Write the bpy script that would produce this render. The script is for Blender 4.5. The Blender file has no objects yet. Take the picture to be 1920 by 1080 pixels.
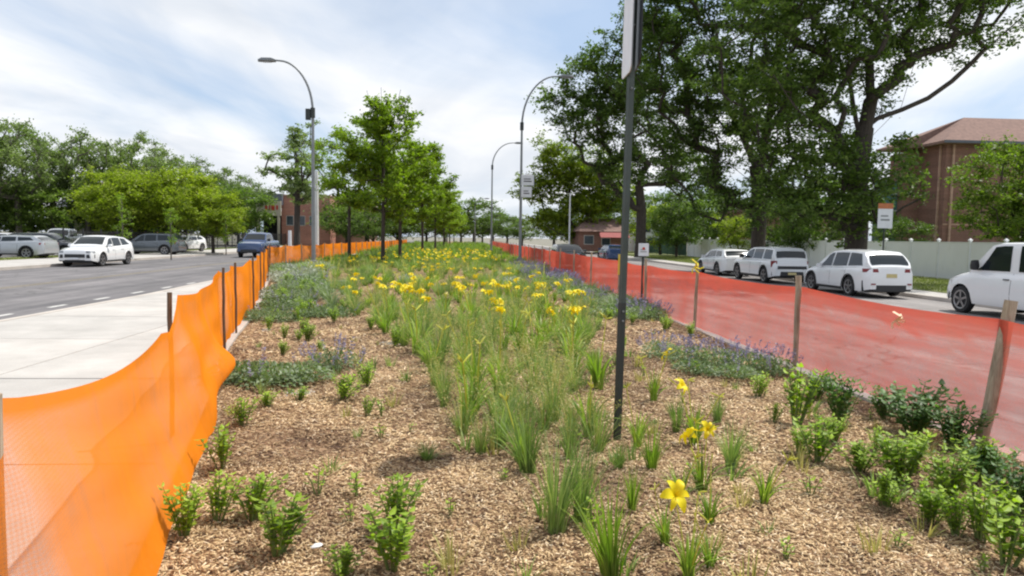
import bpy, math, random
import numpy as np
from mathutils import Vector, Matrix

rng = np.random.default_rng(7)
random.seed(7)
R = math.radians
scene = bpy.context.scene
COL = scene.collection

# ---------------------------------------------------------------- camera
CAM_H = 1.7
cam_data = bpy.data.cameras.new('camera')
cam = bpy.data.objects.new('camera', cam_data)
COL.objects.link(cam)
cam_data.lens = 25.0
cam_data.sensor_width = 36.0
cam_data.clip_start = 0.05
cam_data.clip_end = 3000
YAW, PITCH, ROLL = 3.86, -4.08, 0.8
cam.matrix_world = (Matrix.Translation((0, 0, CAM_H)) @ Matrix.Rotation(R(-YAW), 4, 'Z')
                    @ Matrix.Rotation(R(90 + PITCH), 4, 'X') @ Matrix.Rotation(R(ROLL), 4, 'Z'))
CM = cam.matrix_world.copy()
cam.rotation_mode = 'XYZ'
scene.camera = cam
F = 25.0 / 36.0 * 1920

# ---------------------------------------------------------------- sun and sky
SUN_EL, SUN_AZ = 62.0, 66.0          # azimuth measured from +Y (ahead) towards +X (right)
sun_dir = Vector((math.sin(R(SUN_AZ)) * math.cos(R(SUN_EL)), math.cos(R(SUN_AZ)) * math.cos(R(SUN_EL)), math.sin(R(SUN_EL))))
sl = bpy.data.lights.new('sun', 'SUN')
sl.energy = 4.4
sl.angle = R(0.6)
sl.color = (1.0, 0.95, 0.87)
so = bpy.data.objects.new('sun', sl)
COL.objects.link(so)
so.rotation_euler = sun_dir.to_track_quat('Z', 'Y').to_euler()

world = bpy.data.worlds.new("World")
scene.world = world
world.use_nodes = True
wt = world.node_tree
wt.nodes.clear()
def wn(t, **k):
    n = wt.nodes.new(t)
    for a, b in k.items(): setattr(n, a, b)
    return n
w_out = wn('ShaderNodeOutputWorld')
w_bg = wn('ShaderNodeBackground')
w_bg.inputs['Strength'].default_value = 0.12
sky = wn('ShaderNodeTexSky', sky_type='NISHITA')
sky.sun_disc = False
sky.sun_elevation = R(SUN_EL)
sky.sun_rotation = R(SUN_AZ)
sky.air_density = 1.0
sky.dust_density = 1.5
tc = wn('ShaderNodeTexCoord')
sep = wn('ShaderNodeSeparateXYZ')
wt.links.new(tc.outputs['Generated'], sep.inputs[0])
def wm(op, a, b=None, clamp=False):
    n = wn('ShaderNodeMath', operation=op, use_clamp=clamp)
    for i, v in enumerate((a, b)):
        if v is None: continue
        if isinstance(v, (int, float)): n.inputs[i].default_value = v
        else: wt.links.new(v, n.inputs[i])
    return n.outputs[0]
zc = wm('ADD', wm('MAXIMUM', sep.outputs[2], 0.0), 0.16)
comb = wn('ShaderNodeCombineXYZ')
wt.links.new(wm('DIVIDE', sep.outputs[0], zc), comb.inputs[0])
wt.links.new(wm('MULTIPLY', wm('DIVIDE', sep.outputs[1], zc), 0.55), comb.inputs[1])
rotm = wn('ShaderNodeMapping')
rotm.inputs['Rotation'].default_value = (0, 0, R(-22))
rotm.inputs['Location'].default_value = (3.1, 1.35, 0)
wt.links.new(comb.outputs[0], rotm.inputs[0])
n1 = wn('ShaderNodeTexNoise'); n1.inputs['Scale'].default_value = 0.75; n1.inputs['Detail'].default_value = 7; n1.inputs['Roughness'].default_value = 0.52; n1.inputs['Distortion'].default_value = 0.5
n2 = wn('ShaderNodeTexNoise'); n2.inputs['Scale'].default_value = 1.7; n2.inputs['Detail'].default_value = 6; n2.inputs['Roughness'].default_value = 0.5; n2.inputs['Distortion'].default_value = 0.8
wt.links.new(rotm.outputs[0], n1.inputs['Vector'])
wt.links.new(rotm.outputs[0], n2.inputs['Vector'])
cr = wn('ShaderNodeValToRGB')
cr.color_ramp.elements[0].position = 0.36; cr.color_ramp.elements[0].color = (0.2, 0.2, 0.2, 1)
cr.color_ramp.elements[1].position = 0.56; cr.color_ramp.elements[1].color = (1, 1, 1, 1)
wt.links.new(n1.outputs['Fac'], cr.inputs[0])
cc = wn('ShaderNodeValToRGB')          # cloud brightness: greyer bases, white tops
cc.color_ramp.elements[0].position = 0.3; cc.color_ramp.elements[0].color = (5.6, 6.0, 6.6, 1)
cc.color_ramp.elements[1].position = 0.62; cc.color_ramp.elements[1].color = (7.9, 7.95, 8.05, 1)
wt.links.new(n2.outputs['Fac'], cc.inputs[0])
mixc = wn('ShaderNodeMixRGB')
wt.links.new(cr.outputs[0], mixc.inputs[0])
blue = wn('ShaderNodeMixRGB'); blue.inputs[0].default_value = 0.5
blue.inputs[2].default_value = (3.6, 5.2, 7.6, 1)
wt.links.new(sky.outputs[0], blue.inputs[1])
wt.links.new(blue.outputs[0], mixc.inputs[1])
wt.links.new(cc.outputs[0], mixc.inputs[2])
wt.links.new(mixc.outputs[0], w_bg.inputs['Color'])
wt.links.new(w_bg.outputs[0], w_out.inputs['Surface'])

vs = scene.view_settings
vs.view_transform = 'Standard'
vs.look = 'None'
vs.exposure = 0.17
vs.gamma = 1.0
vs.use_curve_mapping = False
scene.render.film_transparent = False
scene.cycles.max_bounces = 6
scene.cycles.diffuse_bounces = 3
scene.cycles.glossy_bounces = 3
scene.cycles.transmission_bounces = 4
scene.cycles.transparent_max_bounces = 12
scene.cycles.pixel_filter_type = 'BLACKMAN_HARRIS'
scene.cycles.filter_width = 2.2
scene.cycles.sample_clamp_indirect = 6

# ---------------------------------------------------------------- picture to place
def ray(px, py):
    d = CM.to_3x3() @ Vector(((px - 960) / F, (540 - py) / F, -1.0))
    return d
def gp(px, py, z=0.0):               # the point of height z seen at a pixel of the 1920x1080 photograph
    d = ray(px, py); t = (z - CAM_H) / d.z
    return Vector((d.x * t, d.y * t, z))
def atY(px, py, Y):                  # the point at distance Y seen at a pixel
    d = ray(px, py); t = Y / d.y
    return Vector((d.x * t, Y, CAM_H + d.z * t))

# ---------------------------------------------------------------- object helpers
def tag(o, label=None, cat=None, group=None, kind=None):
    if label: o['label'] = label
    if cat: o['category'] = cat
    if group: o['group'] = group
    if kind: o['kind'] = kind
    return o
def empty(name, loc, rz=0.0, label=None, cat=None, group=None, scale=1.0):
    o = bpy.data.objects.new(name, None)
    o.empty_display_size = 0.2
    COL.objects.link(o)
    o.location = loc
    o.rotation_euler = (0, 0, rz)
    o.scale = (scale,) * 3
    return tag(o, label, cat, group)
def link(name, me, parent=None, loc=(0, 0, 0), rz=0.0):
    o = bpy.data.objects.new(name, me)
    COL.objects.link(o)
    o.location = loc
    o.rotation_euler = (0, 0, rz)
    if parent: o.parent = parent
    return o
def mesh_np(name, V, Fc, mat, smooth=False, n=4):
    """V (N,3), Fc (M,n) arrays -> mesh"""
    V = np.asarray(V, dtype=np.float32); Fc = np.asarray(Fc, dtype=np.int32)
    me = bpy.data.meshes.new(name)
    me.vertices.add(len(V)); me.vertices.foreach_set('co', V.ravel())
    M = len(Fc)
    me.loops.add(M * n); me.loops.foreach_set('vertex_index', Fc.ravel())
    me.polygons.add(M)
    me.polygons.foreach_set('loop_start', np.arange(M, dtype=np.int32) * n)
    if smooth: me.polygons.foreach_set('use_smooth', np.ones(M, dtype=bool))
    me.update(calc_edges=True)
    if mat: me.materials.append(mat)
    return me
class MB:
    def __init__(s): s.v = []; s.f = []
    def add(s, vs, fs):
        b = len(s.v); s.v += [tuple(p) for p in vs]; s.f += [tuple(i + b for i in f) for f in fs]
    def box(s, x0, x1, y0, y1, z0, z1, M=None):
        p = [(x0, y0, z0), (x1, y0, z0), (x1, y1, z0), (x0, y1, z0), (x0, y0, z1), (x1, y0, z1), (x1, y1, z1), (x0, y1, z1)]
        if M is not None: p = [tuple(M @ Vector(q)) for q in p]
        s.add(p, [(0, 3, 2, 1), (4, 5, 6, 7), (0, 1, 5, 4), (1, 2, 6, 5), (2, 3, 7, 6), (3, 0, 4, 7)])
    def bbox(s, x0, x1, y0, y1, z0, z1, c=0.02):      # box with chamfered vertical and top edges
        r = [(x0, z0, 0), (x0, z1 - c, 0), (x0 + c, z1, c)]
        ring = lambda i, z: [(x0 + i, y0 + c, z), (x0 + c, y0 + i, z), (x1 - c, y0 + i, z), (x1 - i, y0 + c, z), (x1 - i, y1 - c, z), (x1 - c, y1 - i, z), (x0 + c, y1 - i, z), (x0 + i, y1 - c, z)]
        s.loft([ring(0, z0), ring(0, z1 - c), ring(c * .9, z1)], closed=True, cap=True)
    def loft(s, rings, closed=True, cap=True):
        b = len(s.v); n = len(rings[0])
        for r_ in rings: s.v += [tuple(p) for p in r_]
        for i in range(len(rings) - 1):
            for j in range(n if closed else n - 1):
                k = (j + 1) % n
                s.f.append((b + i * n + j, b + i * n + k, b + (i + 1) * n + k, b + (i + 1) * n + j))
        if cap:
            s.f.append(tuple(b + j for j in reversed(range(n))))
            s.f.append(tuple(b + (len(rings) - 1) * n + j for j in range(n)))
    def tube(s, pts, rad, n=8, cap=True):
        pts = [Vector(p) for p in pts]
        if not hasattr(rad, '__len__'): rad = [rad] * len(pts)
        rings = []; up = Vector((0.13, 0.97, 0.2)).normalized()
        for i, p in enumerate(pts):
            t = (pts[min(i + 1, len(pts) - 1)] - pts[max(i - 1, 0)])
            t = t.normalized() if t.length > 1e-9 else Vector((0, 0, 1))
            a = up - t * up.dot(t)
            if a.length < 0.05: a = Vector((1, 0, 0)) - t * t.x
            a.normalize(); bb = t.cross(a); up = a
            rings.append([p + (a * math.cos(2 * math.pi * k / n) + bb * math.sin(2 * math.pi * k / n)) * rad[i] for k in range(n)])
        s.loft(rings, True, cap)
    def cyl(s, c, r0, r1, z0, z1, n=12, axis='Z'):
        def P(a, r, z):
            x, y = r * math.cos(a), r * math.sin(a)
            if axis == 'Z': return (c[0] + x, c[1] + y, c[2] + z)
            if axis == 'Y': return (c[0] + x, c[1] + z, c[2] + y)
            return (c[0] + z, c[1] + x, c[2] + y)
        s.loft([[P(2 * math.pi * k / n, r0, z0) for k in range(n)], [P(2 * math.pi * k / n, r1, z1) for k in range(n)]])
    def mesh(s, name, mat, smooth=False, ang=35):
        me = bpy.data.meshes.new(name)
        me.from_pydata(s.v, [], s.f)
        me.update()
        if mat: me.materials.append(mat)
        if smooth:
            me.polygons.foreach_set('use_smooth', [True] * len(me.polygons))
            me.set_sharp_from_angle(angle=R(ang))
        return me
    def obj(s, name, mat, parent=None, smooth=False, ang=35, loc=(0, 0, 0), rz=0.0):
        return link(name, s.mesh(name, mat, smooth, ang), parent, loc, rz)
def copy_tree(o, parent=None):
    c = o.copy(); COL.objects.link(c)
    if parent: c.parent = parent
    for ch in o.children: copy_tree(ch, c)
    return c

# ---------------------------------------------------------------- materials
def mat(name):
    m = bpy.data.materials.new(name); m.use_nodes = True
    nt = m.node_tree; nt.nodes.clear()
    out = nt.nodes.new('ShaderNodeOutputMaterial')
    return m, nt, out
def N(nt, t, **k):
    n = nt.nodes.new(t)
    for a, b in k.items():
        if a.startswith('i_'): n.inputs[a[2:].replace('_', ' ')].default_value = b
        else: setattr(n, a, b)
    return n
def ramp(nt, src, stops):
    r = nt.nodes.new('ShaderNodeValToRGB')
    while len(r.color_ramp.elements) < len(stops): r.color_ramp.elements.new(0.5)
    for e, (p, c) in zip(r.color_ramp.elements, stops):
        e.position = p; e.color = (*c, 1)
    nt.links.new(src, r.inputs[0])
    return r.outputs[0]
def noise(nt, scale, detail=5, rough=0.55, vec=None, dist=0.0):
    n = N(nt, 'ShaderNodeTexNoise'); n.inputs['Scale'].default_value = scale; n.inputs['Detail'].default_value = detail
    n.inputs['Roughness'].default_value = rough; n.inputs['Distortion'].default_value = dist
    if vec is not None: nt.links.new(vec, n.inputs['Vector'])
    return n.outputs['Fac']
def objco(nt, sc=(1, 1, 1), world_=False):
    if world_:
        g = N(nt, 'ShaderNodeNewGeometry').outputs['Position']
    else:
        g = N(nt, 'ShaderNodeTexCoord').outputs['Object']
    m = N(nt, 'ShaderNodeMapping'); m.inputs['Scale'].default_value = sc
    nt.links.new(g, m.inputs[0])
    return m.outputs[0]
def mixc(nt, a, b, fac, mode='MIX'):
    n = N(nt, 'ShaderNodeMixRGB', blend_type=mode)
    for s_, v in ((0, fac), (1, a), (2, b)):
        if isinstance(v, (int, float)): n.inputs[s_].default_value = v
        elif isinstance(v, tuple): n.inputs[s_].default_value = (*v, 1)
        else: nt.links.new(v, n.inputs[s_])
    return n.outputs[0]
def bump(nt, h, strength=0.3, dist=0.02):
    b = N(nt, 'ShaderNodeBump'); b.inputs['Strength'].default_value = strength; b.inputs['Distance'].default_value = dist
    nt.links.new(h, b.inputs['Height'])
    return b.outputs[0]
def princ(nt, out, color, rough=0.7, metal=0.0, normal=None, coat=0.0, spec=None):
    p = N(nt, 'ShaderNodeBsdfPrincipled')
    if isinstance(color, tuple): p.inputs['Base Color'].default_value = (*color, 1)
    else: nt.links.new(color, p.inputs['Base Color'])
    p.inputs['Roughness'].default_value = rough
    p.inputs['Metallic'].default_value = metal
    if spec is not None: p.inputs['Specular IOR Level'].default_value = spec
    if coat: p.inputs['Coat Weight'].default_value = coat; p.inputs['Coat Roughness'].default_value = 0.05
    if normal is not None: nt.links.new(normal, p.inputs['Normal'])
    nt.links.new(p.outputs[0], out.inputs['Surface'])
    return p
def simple(name, c, rough=0.6, metal=0.0, var=0.25, sc=6.0, coat=0.0, bmp=0.0, bs=40):
    m, nt, out = mat(name)
    co = objco(nt)
    n = noise(nt, sc, 6, 0.6, co)
    lo = tuple(max(0, x * (1 - var)) for x in c); hi = tuple(min(1, x * (1 + var * 0.6)) for x in c)
    col = ramp(nt, n, [(0.3, lo), (0.7, hi)])
    nm = bump(nt, noise(nt, bs, 3, 0.6, co), bmp, 0.01) if bmp else None
    princ(nt, out, col, rough, metal, nm, coat)
    return m
def leafmat(name, cols, trans=0.35, rough=0.5, scale=0.5, tcol=None):
    """foliage: colour differs leaf by leaf and clump by clump; light passes through"""
    m, nt, out = mat(name)
    g = N(nt, 'ShaderNodeNewGeometry')
    oi = N(nt, 'ShaderNodeObjectInfo')
    n = noise(nt, scale, 3, 0.5, objco(nt))
    a = N(nt, 'ShaderNodeMath', operation='MULTIPLY_ADD'); nt.links.new(g.outputs['Random Per Island'], a.inputs[0]); a.inputs[1].default_value = 0.55; 
    b = N(nt, 'ShaderNodeMath', operation='MULTIPLY_ADD'); nt.links.new(n, b.inputs[0]); b.inputs[1].default_value = 0.6; 
    c_ = N(nt, 'ShaderNodeMath', operation='MULTIPLY_ADD'); nt.links.new(oi.outputs['Random'], c_.inputs[0]); c_.inputs[1].default_value = 0.25; c_.inputs[2].default_value = -0.2
    nt.links.new(c_.outputs[0], b.inputs[2]); nt.links.new(b.outputs[0], a.inputs[2])
    k = len(cols)
    col = ramp(nt, a.outputs[0], [(0.05 + 0.9 * i / (k - 1), c) for i, c in enumerate(cols)])
    p = N(nt, 'ShaderNodeBsdfPrincipled'); p.inputs['Roughness'].default_value = rough; p.inputs['Specular IOR Level'].default_value = 0.35
    nt.links.new(col, p.inputs['Base Color'])
    t = N(nt, 'ShaderNodeBsdfTranslucent')
    tc_ = mixc(nt, col, tcol or (1.0, 1.25, 0.45), 1.0, 'MULTIPLY')
    tb = mixc(nt, tc_, (1.6, 1.6, 1.6), 1.0, 'MULTIPLY')
    nt.links.new(tb, t.inputs['Color'])
    mx = N(nt, 'ShaderNodeMixShader'); mx.inputs[0].default_value = trans
    nt.links.new(p.outputs[0], mx.inputs[1]); nt.links.new(t.outputs[0], mx.inputs[2])
    nt.links.new(mx.outputs[0], out.inputs['Surface'])
    return m
def netmat(name, thread, T, streak=(3.0, 3.0, 0.4)):
    """fine woven netting: threads scatter and pass light, the gaps between them close up when seen aslant"""
    m, nt, out = mat(name)
    g = N(nt, 'ShaderNodeNewGeometry')
    dot = N(nt, 'ShaderNodeVectorMath', operation='DOT_PRODUCT')
    nt.links.new(g.outputs['Normal'], dot.inputs[0]); nt.links.new(g.outputs['Incoming'], dot.inputs[1])
    ab = N(nt, 'ShaderNodeMath', operation='ABSOLUTE'); nt.links.new(dot.outputs['Value'], ab.inputs[0])
    mx_ = N(nt, 'ShaderNodeMath', operation='MAXIMUM'); nt.links.new(ab.outputs[0], mx_.inputs[0]); mx_.inputs[1].default_value = 0.06
    inv = N(nt, 'ShaderNodeMath', operation='DIVIDE'); inv.inputs[0].default_value = 1.0; nt.links.new(mx_.outputs[0], inv.inputs[1])
    pw = N(nt, 'ShaderNodeMath', operation='POWER'); pw.inputs[0].default_value = T; nt.links.new(inv.outputs[0], pw.inputs[1])
    co = objco(nt, streak)
    n = noise(nt, 2.0, 5, 0.6, co)
    hem = N(nt, 'ShaderNodeAttribute'); hem.attribute_name = 'weave'
    k = N(nt, 'ShaderNodeMath', operation='MULTIPLY'); nt.links.new(pw.outputs[0], k.inputs[0]); nt.links.new(hem.outputs['Fac'], k.inputs[1])
    k2 = N(nt, 'ShaderNodeMath', operation='MULTIPLY_ADD'); nt.links.new(n, k2.inputs[0]); k2.inputs[1].default_value = 0.9; k2.inputs[2].default_value = 0.55
    k3 = N(nt, 'ShaderNodeMath', operation='MULTIPLY', use_clamp=True); nt.links.new(k.outputs[0], k3.inputs[0]); nt.links.new(k2.outputs[0], k3.inputs[1])
    # the weave itself: fine threads along and across
    sx = N(nt, 'ShaderNodeSeparateXYZ'); nt.links.new(objco(nt), sx.inputs[0])
    wv = []
    for o_ in (1, 2):
        q = N(nt, 'ShaderNodeMath', operation='MULTIPLY'); nt.links.new(sx.outputs[o_], q.inputs[0]); q.inputs[1].default_value = 2 * math.pi / 0.015
        q2 = N(nt, 'ShaderNodeMath', operation='SINE'); nt.links.new(q.outputs[0], q2.inputs[0]); wv.append(q2.outputs[0])
    wsum = N(nt, 'ShaderNodeMath', operation='ADD'); nt.links.new(wv[0], wsum.inputs[0]); nt.links.new(wv[1], wsum.inputs[1])
    wf = N(nt, 'ShaderNodeMath', operation='MULTIPLY_ADD'); nt.links.new(wsum.outputs[0], wf.inputs[0]); wf.inputs[1].default_value = 0.13; wf.inputs[2].default_value = 1.0
    k4 = N(nt, 'ShaderNodeMath', operation='MULTIPLY', use_clamp=True); nt.links.new(k3.outputs[0], k4.inputs[0]); nt.links.new(wf.outputs[0], k4.inputs[1]); k3 = k4
    dirt = ramp(nt, noise(nt, 1.3, 6, 0.7, objco(nt, (1.2, 1.2, .5)), .6), [(0.5, (0, 0, 0)), (0.75, (.35, .35, .35))])
    col = mixc(nt, mixc(nt, thread, tuple(x * 0.78 for x in thread), n), (0.45, 0.2, 0.1), dirt)
    d = N(nt, 'ShaderNodeBsdfDiffuse'); nt.links.new(col, d.inputs['Color'])
    t = N(nt, 'ShaderNodeBsdfTranslucent'); nt.links.new(col, t.inputs['Color'])
    w = N(nt, 'ShaderNodeMixShader'); w.inputs[0].default_value = 0.42
    nt.links.new(d.outputs[0], w.inputs[1]); nt.links.new(t.outputs[0], w.inputs[2])
    tr = N(nt, 'ShaderNodeBsdfTransparent')
    mx = N(nt, 'ShaderNodeMixShader')
    nt.links.new(k3.outputs[0], mx.inputs[0]); nt.links.new(w.outputs[0], mx.inputs[1]); nt.links.new(tr.outputs[0], mx.inputs[2])
    nt.links.new(mx.outputs[0], out.inputs['Surface'])
    return m

M = {}
# asphalt
def asphalt(name, base, tint):
    m, nt, out = mat(name)
    co = objco(nt, world_=True)
    a = noise(nt, 0.4, 6, 0.7, co); b = noise(nt, 90, 3, 0.7, co)
    c = noise(nt, 1.0, 5, 0.6, objco(nt, (1.6, 0.06, 1), True))
    x = mixc(nt, ramp(nt, a, [(0.35, tuple(v * 0.85 for v in base)), (0.65, tint)]), ramp(nt, c, [(0.35, (0.68, 0.68, 0.69)), (0.7, (1.22, 1.2, 1.18))]), 1.0, 'MULTIPLY')
    x = mixc(nt, x, ramp(nt, b, [(0.35, (0.75, 0.75, 0.75)), (0.7, (1.25, 1.25, 1.25))]), 1.0, 'MULTIPLY')
    dn = N(nt, 'ShaderNodeTexNoise'); dn.inputs['Scale'].default_value = 1.5; nt.links.new(co, dn.inputs['Vector'])
    wco = N(nt, 'ShaderNodeMixRGB', blend_type='ADD'); wco.inputs[0].default_value = 0.8; nt.links.new(co, wco.inputs[1]); nt.links.new(dn.outputs['Color'], wco.inputs[2])
    cv = N(nt, 'ShaderNodeTexVoronoi', feature='DISTANCE_TO_EDGE'); cv.inputs['Scale'].default_value = 0.28; nt.links.new(wco.outputs[0], cv.inputs['Vector'])
    x = mixc(nt, x, (0.06, 0.058, 0.056), ramp(nt, cv.outputs['Distance'], [(0.0, (.75, .75, .75)), (0.012, (0, 0, 0))]))
    x = mixc(nt, x, (0.07, 0.066, 0.064), ramp(nt, noise(nt, 0.55, 3, 0.5, co, 0.3), [(0.64, (0, 0, 0)), (0.74, (.4, .4, .4))]))
    princ(nt, out, x, 0.85, 0, bump(nt, b, 0.35, 0.006))
    return m
M['asphalt'] = asphalt('worn_asphalt', (0.15, 0.145, 0.15), (0.2, 0.19, 0.195))
M['lot'] = asphalt('lot_asphalt', (0.14, 0.135, 0.13), (0.18, 0.175, 0.17))
M['lane'] = asphalt('pale_road', (0.23, 0.215, 0.21), (0.31, 0.29, 0.28))
def concrete(name, c, var=0.12):
    m, nt, out = mat(name)
    co = objco(nt, world_=True)
    a = noise(nt, 0.9, 6, 0.65, co); b = noise(nt, 60, 4, 0.7, co)
    oi = N(nt, 'ShaderNodeObjectInfo')
    x = ramp(nt, a, [(0.3, tuple(v * (1 - var) for v in c)), (0.7, tuple(v * (1 + var * .5) for v in c))])
    x = mixc(nt, x, ramp(nt, oi.outputs['Random'], [(0, (0.93, 0.93, 0.93)), (1, (1.05, 1.04, 1.03))]), 1.0, 'MULTIPLY')
    x = mixc(nt, x, ramp(nt, b, [(0.3, (0.86, 0.86, 0.85)), (0.7, (1.08, 1.08, 1.08))]), 1.0, 'MULTIPLY')
    x = mixc(nt, x, (0.22, 0.2, 0.18), ramp(nt, noise(nt, 3.0, 3, 0.5, co, 1.0), [(0.68, (0, 0, 0)), (0.8, (0.35, 0.35, 0.35))]))
    princ(nt, out, x, 0.88, 0, bump(nt, b, 0.2, 0.004))
    return m
M['concrete'] = concrete('pale_concrete', (0.47, 0.45, 0.425), 0.2)
M['kerb'] = concrete('kerb_concrete', (0.5, 0.46, 0.42), 0.2)
M['joint'] = simple('joint_filler', (0.16, 0.14, 0.12), 0.9)
def mulchmat():
    m, nt, out = mat('wood_mulch')
    co = objco(nt, (1, 1, 1), True)
    v = N(nt, 'ShaderNodeTexVoronoi'); v.inputs['Scale'].default_value = 26; v.inputs['Randomness'].default_value = 1
    dco = N(nt, 'ShaderNodeMixRGB', blend_type='ADD'); dco.inputs[0].default_value = 0.12
    nn = N(nt, 'ShaderNodeTexNoise'); nn.inputs['Scale'].default_value = 14; nt.links.new(co, nn.inputs['Vector'])
    nt.links.new(co, dco.inputs[1]); nt.links.new(nn.outputs['Color'], dco.inputs[2]); nt.links.new(dco.outputs[0], v.inputs['Vector'])
    sp = N(nt, 'ShaderNodeSeparateColor'); nt.links.new(v.outputs['Color'], sp.inputs[0])
    x = ramp(nt, sp.outputs[0], [(0.0, (0.08, 0.04, 0.022)), (0.35, (0.2, 0.115, 0.06)), (0.7, (0.36, 0.23, 0.125)), (1.0, (0.52, 0.36, 0.22))])
    big = noise(nt, 0.8, 4, 0.6, co)
    x = mixc(nt, x, ramp(nt, big, [(0.36, (0.55, 0.5, 0.48)), (0.58, (1.05, 1.03, 1.0))]), 1.0, 'MULTIPLY')
    princ(nt, out, x, 0.95, 0, bump(nt, v.outputs['Distance'], 0.8, 0.03))
    return m
M['mulch'] = mulchmat()
def chipmat():
    m, nt, out = mat('wood_chip')
    g = N(nt, 'ShaderNodeNewGeometry')
    x = ramp(nt, g.outputs['Random Per Island'], [(0.0, (0.11, 0.06, 0.03)), (0.2, (0.29, 0.18, 0.09)), (0.5, (0.54, 0.385, 0.21)), (0.85, (0.69, 0.53, 0.32)), (1.0, (0.82, 0.69, 0.5))])
    big = noise(nt, 0.8, 4, 0.6, objco(nt, world_=True))
    x = mixc(nt, x, ramp(nt, big, [(0.36, (0.55, 0.5, 0.48)), (0.58, (1.1, 1.08, 1.05))]), 1.0, 'MULTIPLY')
    princ(nt, out, x, 0.85)
    return m
M['chip'] = chipmat()
def woodmat(name, a, b):
    m, nt, out = mat(name)
    co = objco(nt, (14, 14, 1.2))
    n = noise(nt, 3, 6, 0.65, co, 1.2)
    x = ramp(nt, n, [(0.3, a), (0.7, b)])
    big = noise(nt, 2.0, 3, 0.5, objco(nt))
    x = mixc(nt, x, ramp(nt, big, [(0.35, (0.7, 0.72, 0.75)), (0.65, (1.1, 1.1, 1.1))]), 1.0, 'MULTIPLY')
    princ(nt, out, x, 0.85, 0, bump(nt, n, 0.4, 0.006))
    return m
M['stake'] = woodmat('weathered_wood', (0.24, 0.175, 0.11), (0.56, 0.45, 0.33))
M['stake_shaded'] = woodmat('shaded_wood', (0.075, 0.045, 0.025), (0.2, 0.12, 0.07))  # backlit shade of the left stakes, put into a darker wood colour
def barkmat(name, a, b):
    m, nt, out = mat(name)
    n = noise(nt, 4, 7, 0.7, objco(nt, (4, 4, 0.7)), 0.8)
    x = ramp(nt, n, [(0.3, a), (0.7, b)])
    princ(nt, out, x, 0.95, 0, bump(nt, n, 0.9, 0.06))
    return m
M['bark'] = barkmat('dark_bark', (0.028, 0.022, 0.018), (0.10, 0.08, 0.065))
M['bark_grey'] = barkmat('grey_bark', (0.07, 0.06, 0.05), (0.2, 0.175, 0.15))
M['stem'] = simple('green_stem', (0.14, 0.2, 0.05), 0.7)
# foliage
M['leaf_oak'] = leafmat('big_tree_leaf', [(0.028, 0.05, 0.01), (0.064, 0.105, 0.02), (0.12, 0.175, 0.036), (0.21, 0.265, 0.075)], 0.4)
M['leaf_median'] = leafmat('median_tree_leaf', [(0.055, 0.09, 0.008), (0.13, 0.19, 0.014), (0.22, 0.29, 0.025), (0.33, 0.38, 0.055)], 0.45)
M['leaf_lime'] = leafmat('lime_leaf', [(0.08, 0.13, 0.01), (0.15, 0.23, 0.02), (0.24, 0.33, 0.035), (0.33, 0.42, 0.07)], 0.4)
M['leaf_edge'] = leafmat('edge_tree_leaf', [(0.035, 0.06, 0.008), (0.08, 0.125, 0.015), (0.14, 0.2, 0.025), (0.22, 0.28, 0.04)], 0.4)
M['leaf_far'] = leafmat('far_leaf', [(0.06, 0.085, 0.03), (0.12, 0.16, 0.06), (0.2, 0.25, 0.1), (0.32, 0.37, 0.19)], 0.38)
M['leaf_mid'] = leafmat('round_tree_leaf', [(0.06, 0.085, 0.008), (0.14, 0.18, 0.015), (0.25, 0.3, 0.025), (0.38, 0.42, 0.05)], 0.4)
M['lily_leaf'] = leafmat('daylily_leaf', [(0.06, 0.1, 0.015), (0.14, 0.22, 0.03), (0.25, 0.36, 0.05), (0.42, 0.48, 0.1)], 0.3, scale=3)
M['grass_blade'] = leafmat('grass_blade', [(0.06, 0.1, 0.03), (0.13, 0.2, 0.06), (0.24, 0.32, 0.11), (0.42, 0.46, 0.22)], 0.3, scale=3)
M['tan_blade'] = leafmat('tan_grass', [(0.12, 0.15, 0.04), (0.28, 0.29, 0.08), (0.48, 0.44, 0.16), (0.62, 0.52, 0.28)], 0.3, scale=3, tcol=(1, 1, 0.7))
M['shrub_leaf'] = leafmat('shrub_leaf', [(0.07, 0.115, 0.01), (0.16, 0.25, 0.018), (0.28, 0.4, 0.03), (0.44, 0.54, 0.07)], 0.35, scale=3)
M['shrub_dark'] = leafmat('dark_shrub_leaf', [(0.022, 0.055, 0.015), (0.055, 0.125, 0.028), (0.1, 0.2, 0.045), (0.18, 0.3, 0.08)], 0.25, scale=3)
M['mint_leaf'] = leafmat('catmint_leaf', [(0.07, 0.1, 0.05), (0.14, 0.19, 0.10), (0.22, 0.28, 0.16), (0.32, 0.37, 0.25)], 0.25, scale=3)
M['mint_flower'] = leafmat('catmint_flower', [(0.13, 0.125, 0.2), (0.24, 0.225, 0.34), (0.38, 0.36, 0.48)], 0.2, scale=3, tcol=(1, 0.9, 1.1))
M['silver_leaf'] = leafmat('silver_leaf', [(0.2, 0.24, 0.19), (0.33, 0.38, 0.31), (0.5, 0.54, 0.47)], 0.2, scale=3, tcol=(1, 1, 0.8))
M['petal'] = leafmat('yellow_petal', [(0.8, 0.6, 0.005), (0.88, 0.74, 0.01), (0.92, 0.84, 0.06)], 0.3, scale=6, tcol=(0.65, 0.6, 0.3))
M['bud'] = simple('yellow_bud', (0.5, 0.5, 0.05), 0.6)
M['verge'] = leafmat('verge_grass', [(0.09, 0.12, 0.03), (0.17, 0.2, 0.05), (0.27, 0.28, 0.09)], 0.2, scale=1)
M['lawn'] = simple('lawn_soil', (0.16, 0.18, 0.06), 0.95, var=0.4, sc=2)
M['ground'] = simple('bare_ground', (0.2, 0.19, 0.15), 0.95, var=0.3, sc=0.3)
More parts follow.
